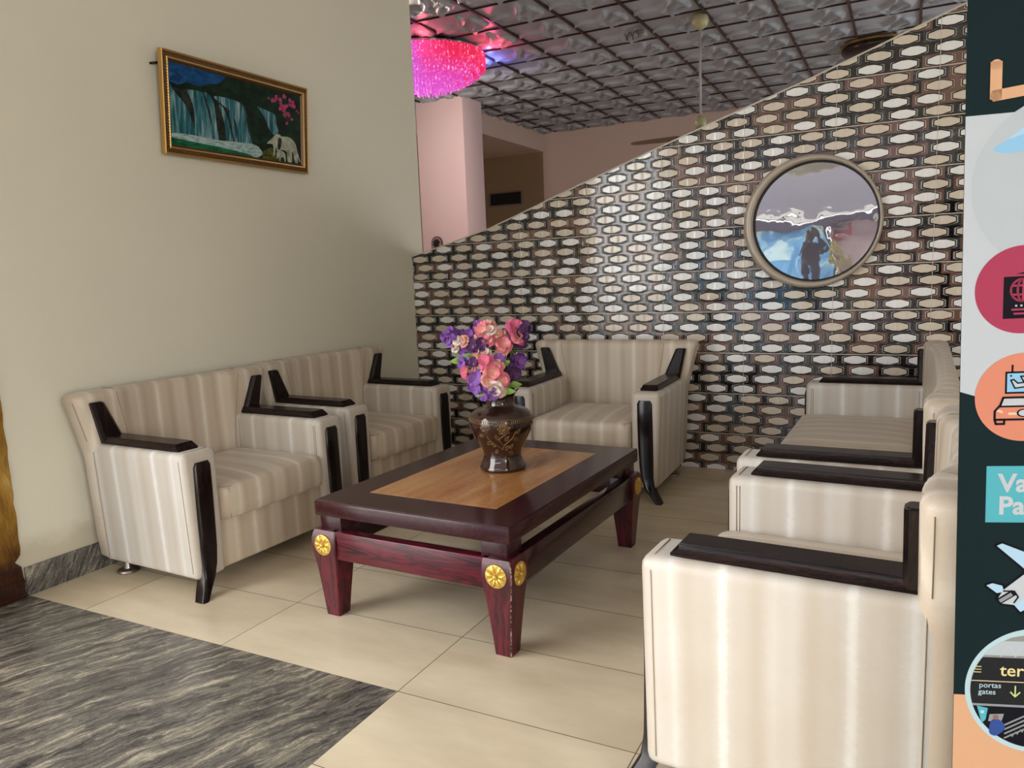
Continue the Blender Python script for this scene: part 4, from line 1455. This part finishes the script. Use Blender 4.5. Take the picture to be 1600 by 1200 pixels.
def plaque():
    Pq = thing('arched_plaque', 'small arched plaque with a dark palm silhouette on the pink pillar', 'wall decoration', (-5.795, 9.08, 1.60))
    def arch(w, h, n=20):
        pts = [(-w, 0), (w, 0)]
        for i in range(n + 1):
            a = PI * i / n
            pts.append((w * math.cos(a), h - w + w * math.sin(a)))
        return pts
    bm = bmesh.new()
    o, i_ = arch(.088, .275), arch(.074, .262)
    loft(bm, [[(x, 0, z) for x, z in o], [(x, -.02, z) for x, z in o]]); fixn(bm)
    obj('plaque_frame', bm, plain('maroon_plaque_frame', (.10, .035, .035), .35), Pq, False)
    bm = bmesh.new(); flat_poly(bm, [(x, z) for x, z in i_], -.0205, 0)
    loft(bm, [[(x, -.0205, z) for x, z in i_], [(x, -.022, z) for x, z in i_]]); fixn(bm)
    obj('plaque_panel', bm, plain('pink_grey_panel', (.40, .28, .28), .35), Pq, False)
    bm = bmesh.new()
    for k in range(9):
        a = .15 + k * .66
        pts = [(0, -.026, .18), (.035 * math.cos(a), -.028, .18 + .035 * math.sin(a) + .01), (.064 * math.cos(a), -.027, .18 + .064 * math.sin(a) - .004)]
        tube(bm, pts, .015, 6, taper=[1, 1, .45])
    tube(bm, [(0, -.026, .17), (-.008, -.026, .06), (-.004, -.024, .01)], .009, 6)
    obj('palm_silhouette', bm, plain('black_palm', (.006, .004, .004), .6), Pq)


plaque()

# ------------------------------------------------------------------ outside the entrance (seen only in the reflections)
bm = bmesh.new()
for a in ((-30, -40, 30, YB - .2), (-30, YB - .2, XL - .2, 4.85), (XR + .15, YB - .2, 30, 4.9)):
    bm.faces.new([bm.verts.new(p) for p in ((a[0], a[1], -.02), (a[2], a[1], -.02), (a[2], a[3], -.02), (a[0], a[3], -.02))])
struct(obj('ground', bm, m_paint('pale_concrete_forecourt', (.42, .40, .37)), smooth=False))


def kiosk():
    K = thing('kiosk', 'blue fronted kiosk with purple awning outside, reflected in the round glass', 'kiosk', (-2.3, -7.2, -.02))
    t = NT('patchy_blue_paint'); P = t.obj()
    n = t.noise(t.mapping(P, (1, 1, 1.3)), 1.1, 3, .5, .8)
    bm = bmesh.new(); box(bm, -2.6, 1.0, -1.6, 0, 0, 2.05)
    obj('kiosk_body', bm, t.set(col=t.ramp(n, [(.42, (.10, .34, .68)), (.52, (.20, .50, .80)), (.60, (.62, .84, .88))]), rough=.5), K, False)
    bm = bmesh.new(); loft(bm, [[(x, y, z) for y, z in ((-1.5, 2.06), (.5, 2.06), (.5, 2.36), (-1.5, 2.46))] for x in (-2.6, 3.6)]); fixn(bm)
    obj('awning', bm, plain('dark_purple_awning', (.045, .035, .06), .7), K, False)
    bm = bmesh.new(); box(bm, -2.6, 3.6, -.2, .3, 2.46, 2.58)
    obj('white_strip', bm, plain('white_signboard_edge', (.62, .60, .56), .6), K, False)
    bm = bmesh.new(); box(bm, -2.6, 3.6, -.2, .2, 2.58, 4.2)
    obj('signboard', bm, plain('lavender_grey_tarpaulin', (.19, .175, .21), .7), K, False)
    bm = bmesh.new(); box(bm, 1.02, 1.16, -.1, .04, 0, 2.06)
    obj('post', bm, plain('dark_post', (.03, .025, .045), .6), K, False)
    bm = bmesh.new(); box(bm, 1.16, 3.6, -1.2, -.6, 0, 2.05)
    obj('side_panel', bm, plain('pale_pink_panel', (.55, .40, .44), .6), K, False)
    bm = bmesh.new(); box(bm, 1.30, 1.85, -.62, -.56, 1.55, 1.85, .02)
    obj('red_sign', bm, plain('red_sign', (.60, .05, .09), .5), K)


kiosk()


def shrub():
    R = thing('shrub', 'yellow green shrub outside the entrance, reflected in the round glass', 'shrub', (-.95, -6.6, -.02))
    rnd = random.Random(11)
    bm = bmesh.new()
    for k in range(700):
        d = Vector((rnd.gauss(0, 1), rnd.gauss(0, 1), rnd.gauss(0, 1))).normalized() * rnd.uniform(.55, 1)
        c = Vector((d.x * .36, d.y * .36, .85 + d.z * .72))
        a = Vector((rnd.gauss(0, 1), rnd.gauss(0, 1), rnd.gauss(0, 1))).normalized(); b = a.orthogonal().normalized()
        q = [c + a * .06, c + b * .022, c - a * .06, c - b * .022]
        bm.faces.new([bm.verts.new(p) for p in q])
    o = obj('foliage', bm, plain('yellow_green_leaves', (.42, .36, .10), .6), R, False)
    bm = bmesh.new(); tube(bm, [(0, 0, 0), (.02, .01, .4), (0, .02, .9)], .03, 8)
    obj('stem', bm, plain('shrub_bark', (.10, .06, .03), .8), R)


shrub()


def person():
    R = thing('person', 'person in dark clothes holding up a phone, reflected in the round glass', 'person', (-1.22, -2.1, 0))
    J = dict(pel=(0, 0, .88, .13), ab=(0, 0, 1.05, .12), chest=(0, .01, 1.22, .135), neck=(0, .01, 1.40, .05), jaw=(0, .03, 1.47, .062), head=(0, .02, 1.56, .080), crown=(0, .01, 1.62, .055))
    for s, n in ((-1, 'l'), (1, 'r')):
        J['sh' + n] = (s * .17, 0, 1.32, .06); J['el' + n] = (s * .22, .08, 1.08, .042); J['wr' + n] = (s * .07, .26, 1.20, .028); J['hd' + n] = (s * .045, .31, 1.24, .032)
        J['hp' + n] = (s * .09, 0, .80, .10); J['kn' + n] = (s * .10, .01, .45, .06); J['an' + n] = (s * .10, -.02, .08, .042); J['to' + n] = (s * .115, .14, .03, .032)
    E = [('pel', 'ab'), ('ab', 'chest'), ('chest', 'neck'), ('neck', 'jaw'), ('jaw', 'head'), ('head', 'crown')]
    for n in 'lr':
        E += [('chest', 'sh' + n), ('sh' + n, 'el' + n), ('el' + n, 'wr' + n), ('wr' + n, 'hd' + n), ('pel', 'hp' + n), ('hp' + n, 'kn' + n), ('kn' + n, 'an' + n), ('an' + n, 'to' + n)]
    k = list(J)
    me = bpy.data.meshes.new('body')
    me.from_pydata([J[i][:3] for i in k], [(k.index(a), k.index(b)) for a, b in E], [])
    o = bpy.data.objects.new('body', me); C.objects.link(o); o.parent = R
    sk = o.modifiers.new('skin', 'SKIN'); sk.use_smooth_shade = True
    for v, n in zip(me.skin_vertices[0].data, k):
        v.radius = (J[n][3], J[n][3] * (.8 if n in ('pel', 'ab', 'chest') else 1))
        v.use_root = n == 'pel'
    o.modifiers.new('sub', 'SUBSURF').levels = 2
    t = NT('dark_clothes_and_skin'); z = t.sep(t.obj())[2]
    c = t.mix(t.f('GREATER_THAN', z, 1.40), (.045, .04, .065), (.11, .06, .04))
    me.materials.append(t.set(col=c, rough=.7))
    bm = bmesh.new(); lathe(bm, [(.001, 1.665), (.045, 1.66), (.075, 1.63), (.088, 1.585), (.086, 1.56), (.001, 1.56)], 20, (0, .005, 0)); fixn(bm)
    obj('hair', bm, plain('black_hair', (.01, .009, .009), .7), R)
    bm = bmesh.new(); box(bm, -.075, .075, .325, .334, 1.21, 1.285, .003)
    obj('phone', bm, plain('black_phone', (.02, .02, .022), .3), R)


person()
